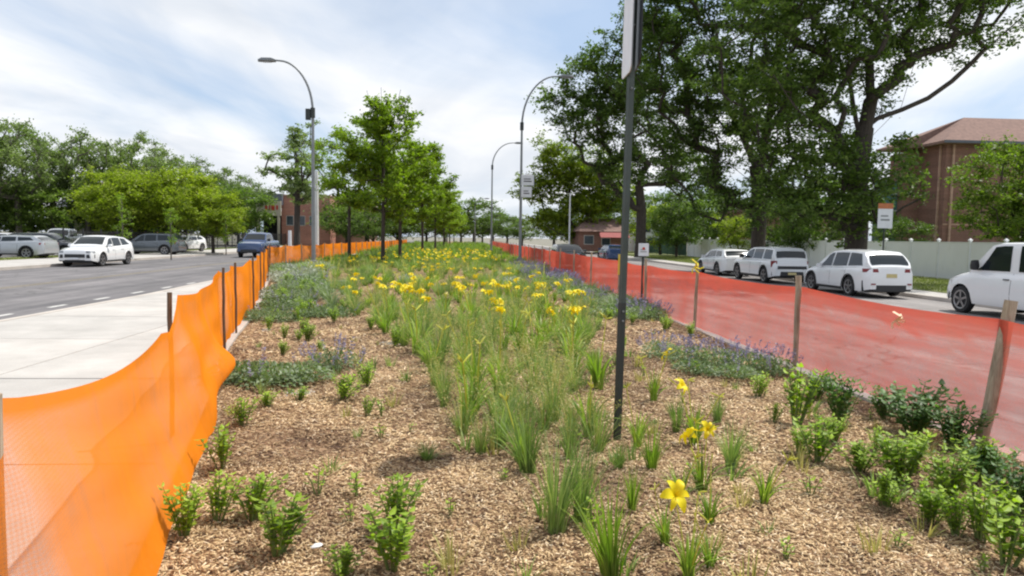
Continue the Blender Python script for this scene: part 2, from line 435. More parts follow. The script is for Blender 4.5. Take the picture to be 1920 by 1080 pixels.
# man-made
M['net_left'] = netmat('orange_netting', (1.0, 0.29, 0.02), 0.6)
M['net_right'] = netmat('red_netting', (0.8, 0.14, 0.09), 0.66, (2, 2, 6))
M['white_paint'] = simple('white_car_paint', (0.78, 0.79, 0.8), 0.3, var=0.02, coat=0.8)
M['black_paint'] = simple('black_car_paint', (0.03, 0.032, 0.036), 0.25, var=0.1, coat=0.8)
M['grey_paint'] = simple('grey_car_paint', (0.10, 0.115, 0.13), 0.25, metal=0.3, var=0.05, coat=0.8)
M['silver_paint'] = simple('silver_car_paint', (0.42, 0.44, 0.46), 0.28, metal=0.4, var=0.04, coat=0.8)
M['blue_paint'] = simple('blue_car_paint', (0.035, 0.07, 0.17), 0.25, metal=0.2, var=0.05, coat=0.8)
M['red_paint'] = simple('dark_red_car_paint', (0.2, 0.02, 0.02), 0.25, var=0.05, coat=0.8)
M['glass'] = simple('dark_car_glass', (0.012, 0.017, 0.02), 0.08, var=0.05)
M['trim'] = simple('black_trim', (0.022, 0.023, 0.025), 0.55, var=0.2)
M['tyre'] = simple('rubber_tyre', (0.02, 0.02, 0.021), 0.85, var=0.3)
M['rim'] = simple('alloy_rim', (0.32, 0.32, 0.33), 0.35, metal=0.7, var=0.1)
M['lamp_red'] = simple('tail_lamp_red', (0.2, 0.012, 0.015), 0.2, var=0.1)
M['lamp_clear'] = simple('head_lamp_clear', (0.3, 0.32, 0.34), 0.12, var=0.3)
M['plate'] = simple('licence_plate', (0.55, 0.45, 0.2), 0.5, var=0.1)
M['galv'] = simple('galvanised_steel', (0.24, 0.255, 0.265), 0.5, metal=0.35, var=0.2, sc=3)
M['darkpost'] = simple('dark_post_paint', (0.035, 0.042, 0.04), 0.6, var=0.35, sc=5, bmp=0.2)
M['greenpost'] = simple('grey_green_post', (0.06, 0.08, 0.072), 0.6, var=0.3, sc=4, bmp=0.2)
M['sign_white'] = simple('sign_white', (0.72, 0.73, 0.76), 0.45, var=0.08)
M['sign_red'] = simple('sign_red', (0.5, 0.05, 0.03), 0.5)
M['sign_black'] = simple('sign_black', (0.02, 0.02, 0.022), 0.5)
M['sign_orange'] = simple('sign_orange', (0.5, 0.16, 0.06), 0.5)
M['white_post'] = simple('white_post_paint', (0.8, 0.81, 0.82), 0.5, var=0.12, sc=2)
M['yellow'] = simple('yellow_sleeve', (0.75, 0.55, 0.06), 0.6)
M['ribbon_pale'] = simple('pale_ribbon', (0.8, 0.55, 0.35), 0.6)
M['stone'] = simple('grey_boulder', (0.3, 0.3, 0.28), 0.9, var=0.4, sc=3, bmp=0.6, bs=12)
M['iron'] = simple('black_iron', (0.03, 0.03, 0.033), 0.6)
M['vinyl'] = None
def vinylmat():
    m, nt, out = mat('white_vinyl')
    co = objco(nt, (1, 1, 1), True)
    s_ = N(nt, 'ShaderNodeSeparateXYZ'); nt.links.new(co, s_.inputs[0])
    fr = N(nt, 'ShaderNodeMath', operation='FRACT'); mu = N(nt, 'ShaderNodeMath', operation='MULTIPLY'); mu.inputs[1].default_value = 1 / 0.18
    nt.links.new(s_.outputs[1], mu.inputs[0]); nt.links.new(mu.outputs[0], fr.inputs[0])
    g = ramp(nt, fr.outputs[0], [(0.0, (0, 0, 0)), (0.06, (1, 1, 1)), (0.94, (1, 1, 1)), (1.0, (0, 0, 0))])
    x = ramp(nt, noise(nt, 0.7, 5, 0.6, co), [(0.3, (0.84, 0.85, 0.89)), (0.7, (0.9, 0.91, 0.94))])
    x = mixc(nt, x, (0.4, 0.38, 0.33), ramp(nt, noise(nt, 2.5, 4, 0.6, objco(nt, (1, 1, 0.4), True)), [(0.6, (0, 0, 0)), (0.8, (0.25, 0.25, 0.25))]))
    princ(nt, out, x, 0.4, 0, bump(nt, g, 0.5, 0.01))
    return m
M['vinyl'] = vinylmat()
def brickmat(name, c1, c2, mort, scale=4.0):
    m, nt, out = mat(name)
    tcn = N(nt, 'ShaderNodeTexCoord')
    # map height to brick rows and horizontal run to brick length
    s_ = N(nt, 'ShaderNodeSeparateXYZ'); nt.links.new(tcn.outputs['Object'], s_.inputs[0])
    ad = N(nt, 'ShaderNodeMath', operation='ADD'); nt.links.new(s_.outputs[0], ad.inputs[0]); nt.links.new(s_.outputs[1], ad.inputs[1])
    cb = N(nt, 'ShaderNodeCombineXYZ'); nt.links.new(ad.outputs[0], cb.inputs[0]); nt.links.new(s_.outputs[2], cb.inputs[1])
    b = N(nt, 'ShaderNodeTexBrick'); nt.links.new(cb.outputs[0], b.inputs['Vector'])
    b.inputs['Scale'].default_value = scale; b.inputs['Mortar Size'].default_value = 0.012
    b.inputs['Color1'].default_value = (*c1, 1); b.inputs['Color2'].default_value = (*c2, 1); b.inputs['Mortar'].default_value = (*mort, 1)
    big = noise(nt, 0.35, 5, 0.6, tcn.outputs['Object'])
    row = noise(nt, 1.0, 3, 0.6, objco(nt, (0.15, 0.15, 2.5)))
    x = mixc(nt, b.outputs['Color'], ramp(nt, big, [(0.3, (0.8, 0.8, 0.8)), (0.7, (1.15, 1.12, 1.1))]), 1.0, 'MULTIPLY')
    x = mixc(nt, x, ramp(nt, row, [(0.35, (0.85, 0.85, 0.85)), (0.65, (1.12, 1.1, 1.1))]), 1.0, 'MULTIPLY')
    princ(nt, out, x, 0.9, 0, bump(nt, b.outputs['Fac'], -0.3, 0.01))
    return m
M['brick_red'] = brickmat('red_brick', (0.19, 0.092, 0.068), (0.25, 0.125, 0.095), (0.3, 0.24, 0.2))
M['brick_tan'] = brickmat('tan_brick', (0.42, 0.25, 0.18), (0.5, 0.32, 0.24), (0.5, 0.44, 0.38))
M['brick_orange'] = brickmat('orange_brick', (0.38, 0.16, 0.11), (0.46, 0.21, 0.15), (0.45, 0.36, 0.3))
M['roof_brown'] = simple('brown_roof', (0.22, 0.135, 0.11), 0.9, var=0.25, sc=3)
M['roof_grey'] = simple('grey_roof', (0.13, 0.14, 0.17), 0.8, var=0.2, sc=2)
M['cream'] = simple('cream_stucco', (0.5, 0.45, 0.36), 0.9, var=0.12, sc=1.5)
M['white_wall'] = simple('white_siding', (0.66, 0.67, 0.7), 0.7, var=0.06)
M['pane'] = simple('window_pane', (0.05, 0.065, 0.08), 0.1, var=0.3)
M['frame'] = simple('window_frame', (0.5, 0.48, 0.45), 0.6)
M['teal'] = simple('teal_panel', (0.07, 0.17, 0.16), 0.35, var=0.2)
M['dark'] = simple('shaded_opening', (0.015, 0.015, 0.015), 0.8)  # near-black colour stands in for the shade inside the opening
M['road_white'] = simple('road_marking_white', (0.62, 0.61, 0.58), 0.8, var=0.25, sc=12)
M['road_yellow'] = simple('road_marking_yellow', (0.26, 0.22, 0.15), 0.8, var=0.4, sc=8)
M['awning'] = simple('red_awning', (0.3, 0.06, 0.055), 0.7)
# ================================================================ ground, roads, pads, bed
ROAD_Z = -0.13
def sheet(name, pts, z, m, kind='structure'):
    mb = MB(); mb.add([(x, y, z) for x, y in pts], [tuple(range(len(pts)))])
    return tag(mb.obj(name, m), kind=kind)
sheet('ground', [(-900, -400), (900, -400), (900, 1500), (-900, 1500)], -0.39, M['ground'])
RE = [(-8.9, -12), (-8.8, 8), (-8.75, 20), (-9.2, 28), (-10.2, 37), (-10.2, 240)]      # bed-side edge of the left road
sheet('road', [(-21.0, -12)] + [p for p in RE] + [(-21.0, 240)], ROAD_Z, M['asphalt'])
bpy.context.scene.objects['road'].data.name = 'road'
RZ = -0.36
mb = MB(); mb.add([(4.42, -12, ROAD_Z), (7.5, -12, -.2), (16.9, -12, RZ), (16.9, 240, RZ), (7.5, 240, -.2), (4.42, 240, ROAD_Z)], [(0, 1, 4, 5), (1, 2, 3, 4)])
tag(mb.obj('side_road', M['lane']), kind='structure')
# pavement beyond the left road with its kerb and the parking lot behind it
def boxobj(name, x0, x1, y0, y1, z0, z1, m, kind='structure', parent=None):
    mb = MB(); mb.box(x0, x1, y0, y1, z0, z1)
    o = mb.obj(name, m, parent)
    if kind: o['kind'] = kind
    return o
boxobj('far_pavement', -26.0, -21.16, -12, 240, -0.4, 0.0, M['concrete'])
boxobj('far_kerb', -21.16, -21.0, -12, 240, -0.4, 0.012, M['kerb'])
sheet('parking_lot', [(-62, 20), (-27.4, 20), (-27.4, 110), (-62, 110)], -0.02, M['lot'])
boxobj('verge_soil', -27.4, -26.0, -12, 110, -0.4, 0.02, M['lawn'])
boxobj('right_kerb', 16.9, 17.06, -12, 240, -0.4, -0.218, M['kerb'])
boxobj('right_pavement', 17.06, 18.6, -12, 240, -0.4, -0.23, M['concrete'])
boxobj('lawn', 18.6, 60.0, -12, 120, -0.4, -0.21, M['lawn'])

# concrete pad on the left: slabs with open joints
pad = MB()
pad.add([(-1, -12, -0.012), (-1, 60, -0.012)] + [(x, y, -0.012) for x, y in reversed(RE[:5])], [tuple(range(7))])
pad_o = tag(pad.obj('pavement', M['joint']), kind='structure')
def re_x(y):
    for (x0, y0), (x1, y1) in zip(RE, RE[1:]):
        if y0 <= y <= y1: return x0 + (x1 - x0) * (y - y0) / (y1 - y0)
    return RE[-1][0]
ys = [-4.15, -1.0, 2.15, 5.3, 8.45, 11.6, 14.75, 17.9, 21.05, 24.2, 27.35, 30.5, 33.65, 36.8]
for y0, y1 in zip(ys, ys[1:]):
    for x0, x1 in ((-5.45, -0.4), (None, -5.45)):
        a0, a1 = (re_x(y0) + .17, re_x(y1) + .17) if x0 is None else (x0, x0)
        if x0 is not None and y0 > 20: continue
        g = 0.012; h = float(rng.uniform(-0.002, 0.002)); mb = MB()
        P = [(a0 + g, y0 + g), (x1 - g, y0 + g), (x1 - g, y1 - g), (a1 + g, y1 - g)]
        mb.loft([[(x, y, -0.011) for x, y in P], [(x, y, h) for x, y in P]])
        mb.obj('concrete_slab', M['concrete'], pad_o)
kb = MB()
pp = [(re_x(y), y) for y in np.linspace(-12, 37, 60)] + [(-10.2, 240)]
kb.loft([[(x, y, -0.16), (x + .16, y, -0.16), (x + .16, y, 0.006), (x + .01, y, 0.006)] for x, y in pp])
tag(kb.obj('road_kerb', M['kerb']), kind='structure')

# road markings
for i in range(8):
    y = 11.2 + 2.13 * i
    mb = MB(); mb.add([(-9.95, y, ROAD_Z + .004), (-9.83, y, ROAD_Z + .004), (-9.83, y + .75, ROAD_Z + .004), (-9.95, y + .75, ROAD_Z + .004)], [(0, 1, 2, 3)])
    tag(mb.obj('road_marking', M['road_white'], bpy.data.objects['road']), kind=None)
for x in (-14.75, -14.5):
    mb = MB(); mb.add([(x, -12, ROAD_Z + .004), (x + .11, -12, ROAD_Z + .004), (x + .11, 160, ROAD_Z + .004), (x, 160, ROAD_Z + .004)], [(0, 1, 2, 3)])
    mb.obj('road_marking', M['road_yellow'], bpy.data.objects['road'])

# the planting bed
LF = [(-0.85, -1.0), (-1.42, 2.18), (-2.33, 5.87), (-3.46, 10.2), (-3.86, 12.0), (-4.5, 15.2), (-5.3, 18.6), (-6.15, 22.0), (-7.0, 25.6), (-8.35, 30.8), (-9.7, 36.0)]
def lf_x(y):
    if y <= LF[0][1]: return LF[0][0]
    for (x0, y0), (x1, y1) in zip(LF, LF[1:]):
        if y0 <= y <= y1: return x0 + (x1 - x0) * (y - y0) / (y1 - y0)
    return -9.75
def bed_h(x, y):
    return 0.035 + 0.03 * math.sin(x * 1.7 + 0.6 * y) * math.cos(y * 1.1 - x * .4) + 0.015 * math.sin(x * 5.1 + 1) * math.sin(y * 4.3)
rows = list(np.arange(-3, 14, 0.16)) + list(np.arange(14, 45, 0.6)) + list(np.arange(45, 241, 6.0))
nx = 60
V = []; 
for y in rows:
    a, b = lf_x(y) + .12, 4.29
    for i in range(nx + 1):
        x = a + (b - a) * i / nx
        edge = min(1, min(i, nx - i) / 3)
        V.append((x, y, bed_h(x, y) * edge + 0.012 * (1 - edge)))
Fc = [(r * (nx + 1) + i, r * (nx + 1) + i + 1, (r + 1) * (nx + 1) + i + 1, (r + 1) * (nx + 1) + i) for r in range(len(rows) - 1) for i in range(nx)]
bed = tag(link('planting_bed', mesh_np('planting_bed', V, Fc, M['mulch'], True)), kind='structure')
# its kerbs
mb = MB()
ylist = [-3] + [p[1] for p in LF[1:]] + [240]
mb.loft([[(lf_x(y) - .03, y, -0.1), (lf_x(y) + .13, y, -0.1), (lf_x(y) + .13, y, 0.05), (lf_x(y) - .03, y, 0.05)] for y in ylist])
tag(mb.obj('bed_kerb', M['kerb']), kind='structure')
rk = MB(); rk.box(4.28, 4.44, -3.0, 240, -0.16, 0.045)
rko = tag(rk.obj('bed_kerb', M['kerb']), kind='structure')

# wood chips lying on the bed
def chips(n, y0, y1, size, seed):
    r = np.random.default_rng(seed)
    y = y0 + (y1 - y0) * r.random(n); u = r.random(n)
    lx = np.interp(y, [p[1] for p in LF], [p[0] for p in LF]) + .16
    x = lx + (4.24 - lx) * u
    bz = 0.035 + 0.03 * np.sin(x * 1.7 + .6 * y) * np.cos(y * 1.1 - x * .4) + 0.015 * np.sin(x * 5.1 + 1) * np.sin(y * 4.3)
    z = bz + r.random(n) * 0.012
    L = size * r.uniform(.5, 1.7, n); W = size * r.uniform(.14, .42, n); T = 0.0035
    a = r.random(n) * 6.283; ti = r.normal(0, .28, n); tw = r.normal(0, .3, n)
    c, s = np.cos(a), np.sin(a)
    ux = np.stack([c * np.cos(ti), s * np.cos(ti), np.sin(ti)], 1); 
    w0 = np.stack([-s, c, np.zeros(n)], 1); nn = np.cross(ux, w0)
    wv = w0 * np.cos(tw)[:, None] + nn * np.sin(tw)[:, None]; nv = np.cross(ux, wv)
    # thinner cover in hollows, where the dark fines show
    hol = np.sin(x * 2.3 + 1.7 * np.sin(y * 1.3)) * np.cos(y * 2.9 + np.sin(x * 1.9 + 2)) + .35 * np.sin(x * 9 + y * 7)
    keep = (hol < .55) | (r.random(n) < .35)
    L = np.where(keep, L, L * .45); W = np.where(keep, W, W * .6); z = z - np.where(keep, 0, .006)
    P = np.stack([x, y, z + .004], 1)
    V = np.empty((n, 8, 3))
    k = 0
    for sz in (-1, 1):
        for sx, sy in ((-1, -1), (1, -.7), (1, 1), (-1, .6)):
            V[:, k] = P + ux * (L * sx / 2)[:, None] + wv * (W * sy / 2)[:, None] + nv * (T * sz / 2)
            k += 1
    base = np.array([(4, 5, 6, 7), (0, 1, 5, 4), (1, 2, 6, 5), (2, 3, 7, 6), (3, 0, 4, 7)])
    Fc = (np.arange(n) * 8)[:, None, None] + base[None]
    return V.reshape(-1, 3), Fc.reshape(-1, 4)
A = [chips(74000, 2.0, 5.2, 0.023, 1), chips(46000, 5.2, 9.5, 0.033, 2), chips(18000, 9.5, 15, 0.055, 4), chips(9000, 15, 26, 0.08, 3)]
off = 0; VV = []; FF = []
for v, f in A: VV.append(v); FF.append(f + off); off += len(v)
tag(link('wood_chips', mesh_np('wood_chips', np.concatenate(VV), np.concatenate(FF), M['chip'])), kind='stuff')

# ================================================================ netting fences
def set_density(me, vals):
    a = me.attributes.new('weave', 'FLOAT', 'POINT'); a.data.foreach_set('value', np.asarray(vals, dtype=np.float32))
def net(name, pts, side, m, label, group, top=1.16, bot=0.03, sag=0.08, bill=0.04, nu=14, nv=12, seed=0, special=None, hemband=0.06, doubled=0.0, botw=0.0, cat='netting'):
    """a length of netting hung from post to post; side = +1/-1 which way it bellies"""
    r = np.random.default_rng(seed)
    V = []; D = []; cols = 0
    for si in range(len(pts) - 1):
        a, b = Vector((*pts[si], 0)), Vector((*pts[si + 1], 0))
        d = (b - a).normalized(); nrm = Vector((d.y, -d.x, 0)) * side
        ph = r.uniform(0, 6); sg = sag * r.uniform(.6, 1.3); bl = bill * r.uniform(.5, 1.5); fr = r.uniform(.8, 1.4)
        for i in range(nu if si < len(pts) - 2 else nu + 1):
            t = i / nu; cols += 1
            for j in range(nv + 1):
                v = j / nv
                st = 4 * t * (1 - t)
                if special and si in special: zt, off, zb = special[si](t, v)
                else:
                    zt = top - sg * st; zb = bot
                    off = 0.02 + bl * st * (0.4 + math.sin(v * 3.1)) + 0.012 * math.sin(9 * t * fr + ph + 3 * v) + 0.012 * math.sin(v * 11 + 5 * t * fr + ph) * st + 0.02 * (1 - v) * math.sin(17 * t + ph)
                z = zb + (zt - zb) * v
                p = a.lerp(b, t) + nrm * off
                V.append((p.x, p.y, z))
                hz = (zt - z)
                dd = 1.0
                if side > 0 and botw and v < botw: dd = 0.45
                if hz < hemband: dd = 0.18
                elif doubled and hz < doubled + 0.05 * math.sin(9 * t + ph): dd = 0.4
                elif doubled and doubled + .1 < hz < doubled + .16 + .04 * math.sin(5 * t + ph): dd = 0.7
                D.append(dd)
    Fc = [(c * (nv + 1) + j, (c + 1) * (nv + 1) + j, (c + 1) * (nv + 1) + j + 1, c * (nv + 1) + j + 1) for c in range(cols - 1) for j in range(nv)]
    me = mesh_np(name, V, Fc, m, True)
    set_density(me, D)
    o = link(name, me)
    return tag(o, label, cat, group)
def sp0(t, v):      # the near length: top slack and sagging hard towards its far post, foot blown out over the bed
    zt = 1.2 - 0.24 * (math.sin(math.pi * min(1, t ** 1.25)) ** 0.7 if t < 1 else 0) - 0.1 * max(0, 1 - abs(t - .88) / .1)
    off = 0.03 + 0.22 * (1 - v) ** 1.2 + 0.04 * math.sin(t * 6.3 + 1.0) * math.sin(v * 3.1) + 0.008 * math.sin(t * 23 + v * 5) * (1 - v) + 0.006 * math.sin(v * 19 + t * 9)
    return zt, off, 0.06
def sp1(t, v):
    zt = 1.2 - 0.1 * 4 * t * (1 - t)
    pouch = math.exp(-((t - .42) / .2) ** 2 - ((v - .22) / .16) ** 2)
    off = 0.03 + (0.22 * (1 - t) ** 1.2 + .03) * (1 - v) + 0.2 * pouch + 0.02 * math.sin(t * 16 + 4 * v) + .012 * math.sin(v * 14)
    return zt, off, 0.06 + 0.04 * math.sin(t * 3.1)
net('safety_netting', LF, 1, M['net_left'], 'bright orange netting sagging along the left side of the bed beside the concrete pad', None,
    top=1.17, nu=22, nv=26, sag=.07, special={1: sp0, 2: sp1}, seed=3, botw=.17, bot=.06)
FARL = [(-9.72, 36.0)] + [(-9.8 + .05 * math.sin(i), 39.6 + 3.6 * i) for i in range(24)]
net('safety_netting', FARL, 1, M['net_left'], 'distant run of orange netting behind the lamp post, along the left road', None, top=1.1, nu=7, nv=6, seed=5, bill=.07)
RP = [(4.22, 1.6), (4.2, 5.42), (4.38, 9.05), (4.3, 12.95), (4.15, 16.0), (4.3, 19.5)] + [(4.2 + .03 * math.sin(i * 2), 23.4 + 3.8 * i) for i in range(26)]
NR = [(x + .07, y) for x, y in RP]
net('safety_netting', NR, 1, M['net_right'], 'translucent red netting stretched behind wooden stakes between the bed and the right road', None,
    top=1.1, bot=-0.02, nu=16, nv=22, sag=.05, bill=.035, seed=8, doubled=0.2)

def stake(x, y, h, r, m, label, group=None, lean=(0, 0), name='wooden_stake', sleeve=None, n=7, top=None):
    t = empty(name, (x, y, 0.0), random.uniform(0, 1.5), label, 'stake', group)
    mb = MB(); k = 6
    mb.tube([(lean[0] * i / k * h + random.uniform(-.006, .006), lean[1] * i / k * h + random.uniform(-.006, .006), -0.05 + (h + .05) * i / k) for i in range(k + 1)],
            [r * random.uniform(.93, 1.07) for i in range(k + 1)], n)
    mb.obj('shaft', m, t, True, 50)
    t.rotation_euler = (0, 0, 0)
    if sleeve:
        s = MB(); s.cyl((lean[0] * h, lean[1] * h, 0), r * 1.25, r * 1.25, h - sleeve, h + .02, 10); s.obj('sleeve', M['yellow'], t, True)
    return t
# left stakes
LL = ['weathered brown stake at the extreme left of the picture in front of the orange netting',
      'dark stake whose tip shows above the low sagging top of the near orange netting',
      'dark stake in the bright orange netting, first one beyond the sag',
      'dark stake in the orange netting where the pale kerb shows at its foot',
      'dark stake in the orange netting, second beyond the pale kerb patch',
      'dark stake in the orange netting, third beyond the pale kerb patch',
      'dark stake in the orange netting, fourth beyond the pale kerb patch',
      'dark stake in the orange netting, fifth beyond the pale kerb patch',
      'dark stake in the orange netting, last but one before its corner by the road',
      'dark stake at the corner where the orange netting meets the road']
offx = [0.045, -0.03] + [0.09] * 9
for i, (x, y) in enumerate(LF[1:]):
    stake(x + offx[i], y - (0.02 if i == 0 else 0), 1.22, 0.019 if i == 0 else 0.019, M['stake'] if i == 0 else M['stake_shaded'], LL[i], 'stakes of the left orange netting')
for i, (x, y) in enumerate(FARL[1:]):
    stake(x + .06, y, 1.15, .035, M['stake'], 'far stake in the distant orange netting along the left road', 'stakes of the distant left netting', n=5)
# right stakes
RL = {1: 'thick weathered stake leaning right in front of the red netting, nearest on the right',
      2: 'upright weathered stake in the red netting beyond the purple catmint patch',
      3: 'thin stake in the red netting beside the yellow ribbon tied at its top',
      4: 'stake in the red netting under the small white sign',
      5: 'stake with a yellow sleeve on its top seen just left of the near sign post'}
for i, (x, y) in enumerate(RP):
    lean = {1: (0.14, -.02), 2: (0.0, 0), 3: (0.02, 0)}.get(i, (random.uniform(-.02, .02), 0))
    lab = RL.get(i, 'nearest red netting stake on the right, beside the camera' if i == 0 else 'small distant stake along the far run of red netting')
    stake(x, y, 1.25, {1: .05, 2: .038, 3: .03}.get(i, .03), M['stake'], lab, None if i in RL or i == 0 else 'distant stakes of the red netting', lean, sleeve=0.55 if i == 5 else None, n=8 if i < 6 else 5)
# yellow ribbons knotted on the netting
def ribbon(p, s, label, m='yellow', m2='petal'):
    mb = MB()
    for k in range(5):
        a = -2.4 + k * 1.0; L = s * random.uniform(.6, 1.2)
        q = [Vector((0, 0, 0)), Vector((math.cos(a) * L * .5, -.02 * k, math.sin(a) * L * .5)), Vector((math.cos(a + .4) * L, -.01, math.sin(a + .4) * L))]
        mb.loft([[(v.x - .012, v.y, v.z), (v.x + .012, v.y + .004, v.z + .008), (v.x + .008, v.y - .004, v.z - .01)] for v in q])
    o = mb.obj('ribbon', M[m2], None); o.location = p
    return tag(o, label, 'ribbon')
p = gp(1685, 615, 0.0)
t_ = 4.3 / ray(1685, 600).x; q = Vector((0, 0, CAM_H)) + ray(1685, 600) * t_
ribbon((4.27, q.y, q.z), 0.10, 'pale ribbon knotted in the middle of the red netting near the van', m2='ribbon_pale')
ribbon((4.26, 12.9, 1.2), 0.14, 'yellow ribbon tied round the top of a thin stake in the red netting')
# ================================================================ trees
def leaves_np(C, S, seed, up=0.55, aspect=0.55):
    """diamond leaves folded along the midrib at points C with length S"""
    r = np.random.default_rng(seed); n = len(C)
    d = r.normal(size=(n, 3)); d[:, 2] *= 0.6; d /= np.linalg.norm(d, axis=1)[:, None]
    nn = r.normal(size=(n, 3)); nn[:, 2] = np.abs(nn[:, 2]) + up
    w = np.cross(nn, d); w /= np.linalg.norm(w, axis=1)[:, None] + 1e-9
    nr = np.cross(d, w)
    S = S[:, None]
    V = np.empty((n, 4, 3))
    V[:, 0] = C - d * S * .5
    V[:, 1] = C - w * S * aspect * .5 + nr * S * .1
    V[:, 2] = C + d * S * .5 - nr * S * .1
    V[:, 3] = C + w * S * aspect * .5 + nr * S * .1
    return V.reshape(-1, 3), np.arange(n * 4).reshape(n, 4)
def build_tree(clumps, trunk, r0, leaf_m, bark_m, nleaf=120, leaf=0.16, seed=0, extra_limbs=(), flat=0.6, rexp=0.42, twigs=True, tmin=0.012, sprays=0):
    """clumps: list (x,y,z,r); trunk: list of points; returns (trunk mesh, crown mesh) in the local frame"""
    r = np.random.default_rng(seed); rr = random.Random(seed)
    nodes = []; par = []; wt_ = []
    def addn(p, q): nodes.append(Vector(p)); par.append(q); wt_.append(0.0); return len(nodes) - 1
    prev = -1
    for p in trunk: prev = addn(p, prev)
    top = prev
    start_ids = list(range(max(1, int(len(trunk) * .45)), len(trunk)))
    for limb in extra_limbs:
        q = min(start_ids, key=lambda k: (nodes[k] - Vector(limb[0])).length)
        for p in limb[1:]: q = addn(p, q); start_ids.append(q)
    usable = list(start_ids)
    base = nodes[start_ids[0]].copy()
    order = sorted(clumps, key=lambda c: (Vector(c[:3]) - base).length)
    N_ = np.array([nodes[k] for k in usable])
    for c in order:
        cp = Vector(c[:3])
        dd = np.linalg.norm(N_ - np.array(cp), axis=1) + 0.25 * np.linalg.norm(N_ - np.array(base), axis=1) + 0.8 * np.maximum(0, N_[:, 2] - cp.z)
        k = usable[int(dd.argmin())]
        a = nodes[k]; L = (cp - a).length; ns = max(2, min(5, int(L / 0.9)))
        q = k
        for i in range(1, ns + 1):
            t = i / ns
            p = a.lerp(cp, t) + Vector((rr.gauss(0, .04), rr.gauss(0, .04), 0.06 * math.sin(math.pi * t) + rr.gauss(0, .03))) * L * (0.5 if i < ns else 0)
            q = addn(p, q); usable.append(q)
        N_ = np.vstack([N_, np.array([nodes[j] for j in usable[-ns:]])])
        wt_[q] += 1.0
    for i in range(len(nodes) - 1, 0, -1):
        if par[i] >= 0: wt_[par[i]] += wt_[i]
    tot = max(1, wt_[0])
    rad = [max(tmin, r0 * (max(w, .7) / tot) ** rexp) for w in wt_]
    for i in range(len(trunk)): rad[i] = max(rad[i], r0 * (1 - .28 * i / len(trunk)) * (1.25 if i == 0 else 1.0))
    mb = MB()
    mb.tube([nodes[i] for i in range(len(trunk))], [rad[i] for i in range(len(trunk))], 10)
    # chains
    kids = {}
    for i, p in enumerate(par):
        if p >= 0: kids.setdefault(p, []).append(i)
    done = set(range(len(trunk)))
    for i in range(len(nodes)):
        if i in done or par[i] < 0: continue
        chain = [par[i], i]; done.add(i); cur = i
        while True:
            ks = [k for k in kids.get(cur, []) if k not in done]
            if not ks: break
            cur = max(ks, key=lambda k: wt_[k]); chain.append(cur); done.add(cur)
        R_ = [rad[chain[1]]] + [rad[k] for k in chain[1:]]
        mb.tube([nodes[k] for k in chain], R_, 7 if R_[0] > .06 else 4, cap=False)
    # twigs into each clump and the leaves
    Cs = []; Ss = []
    for c in clumps:
        cp = np.array(c[:3]); cr_ = c[3]
        nl = int(nleaf * (cr_ ** 1.6) * rr.uniform(.7, 1.25))
        # leaves gather along a few sprays, so the clump has a ragged edge
        ns = 7
        dirs = r.normal(size=(ns, 3)); dirs[:, 2] = dirs[:, 2] * .5 + .1; dirs /= np.linalg.norm(dirs, axis=1)[:, None]
        which = r.integers(0, ns, nl); t = r.random(nl) ** .7
        P = cp + dirs[which] * (t * cr_ * r.uniform(.8, 1.25, nl))[:, None] + r.normal(size=(nl, 3)) * np.array([.2, .2, .2 * flat]) * cr_
        Cs.append(P); Ss.append(leaf * r.uniform(.6, 1.35, nl))
        if twigs:
            for k in range(3):
                e = Vector(cp + dirs[k] * cr_ * 1.05)
                mb.tube([Vector(cp), Vector(cp).lerp(e, .5) + Vector((0, 0, .05)), e], [tmin, tmin * .8, tmin * .4], 3, cap=False)
    V, Fc = leaves_np(np.concatenate(Cs), np.concatenate(Ss), seed + 5)
    return mb.mesh('trunk', bark_m, True, 60), mesh_np('crown', V, Fc, leaf_m)
def place_tree(name, meshes, loc, rz, label, group=None, scale=(1, 1, 1)):
    t = empty(name, loc, rz, label, 'tree', group)
    t.scale = scale
    a = link('trunk', meshes[0], t); b = link('crown', meshes[1], t)
    return t
def blob_clumps(blobs, Y, loc, cr_=(.65, 1.15), dens=1.0, seed=0, depth=1.0):
    """crown masses given where the photograph shows them, at distance Y, spread in depth as much as in width"""
    r = random.Random(seed); out = []
    for b in blobs:
        px, py, rp = b[:3]; dn = b[3] if len(b) > 3 else 1.0; dy = b[4] if len(b) > 4 else 0
        c = atY(px, py, Y + dy); s = (Y + dy) / F; rr_ = rp * s
        n = max(4, int(dn * dens * (rr_ ** 2.3) * 4.1))
        for k in range(n):
            while True:
                u = Vector((r.uniform(-1, 1), r.uniform(-1, 1), r.uniform(-1, 1)))
                if u.length <= 1: break
            p = c + Vector((u.x * rr_, u.y * rr_ * depth, u.z * rr_)) - Vector(loc)
            out.append((p.x, p.y, p.z, r.uniform(*cr_)))
    return out
def hull_clumps(rx, rz, zc, n, cr_, seed, lumps=6, zmin=1.5):
    r = random.Random(seed); out = []
    L = [(Vector((r.gauss(0, 1), r.gauss(0, 1), r.gauss(0, .8))).normalized(), r.uniform(.1, .35)) for k in range(lumps)]
    while len(out) < n:
        u = Vector((r.gauss(0, 1), r.gauss(0, 1), r.gauss(0, 1))).normalized()
        f = .78 + sum(a * max(0, u.dot(d)) ** 4 for d, a in L)
        rad = f * r.uniform(.35, 1.0) ** .5
        p = Vector((u.x * rx, u.y * rx, u.z * rz)) * rad + Vector((0, 0, zc))
        if p.z < zmin: continue
        out.append((p.x, p.y, p.z, r.uniform(*cr_)))
    return out

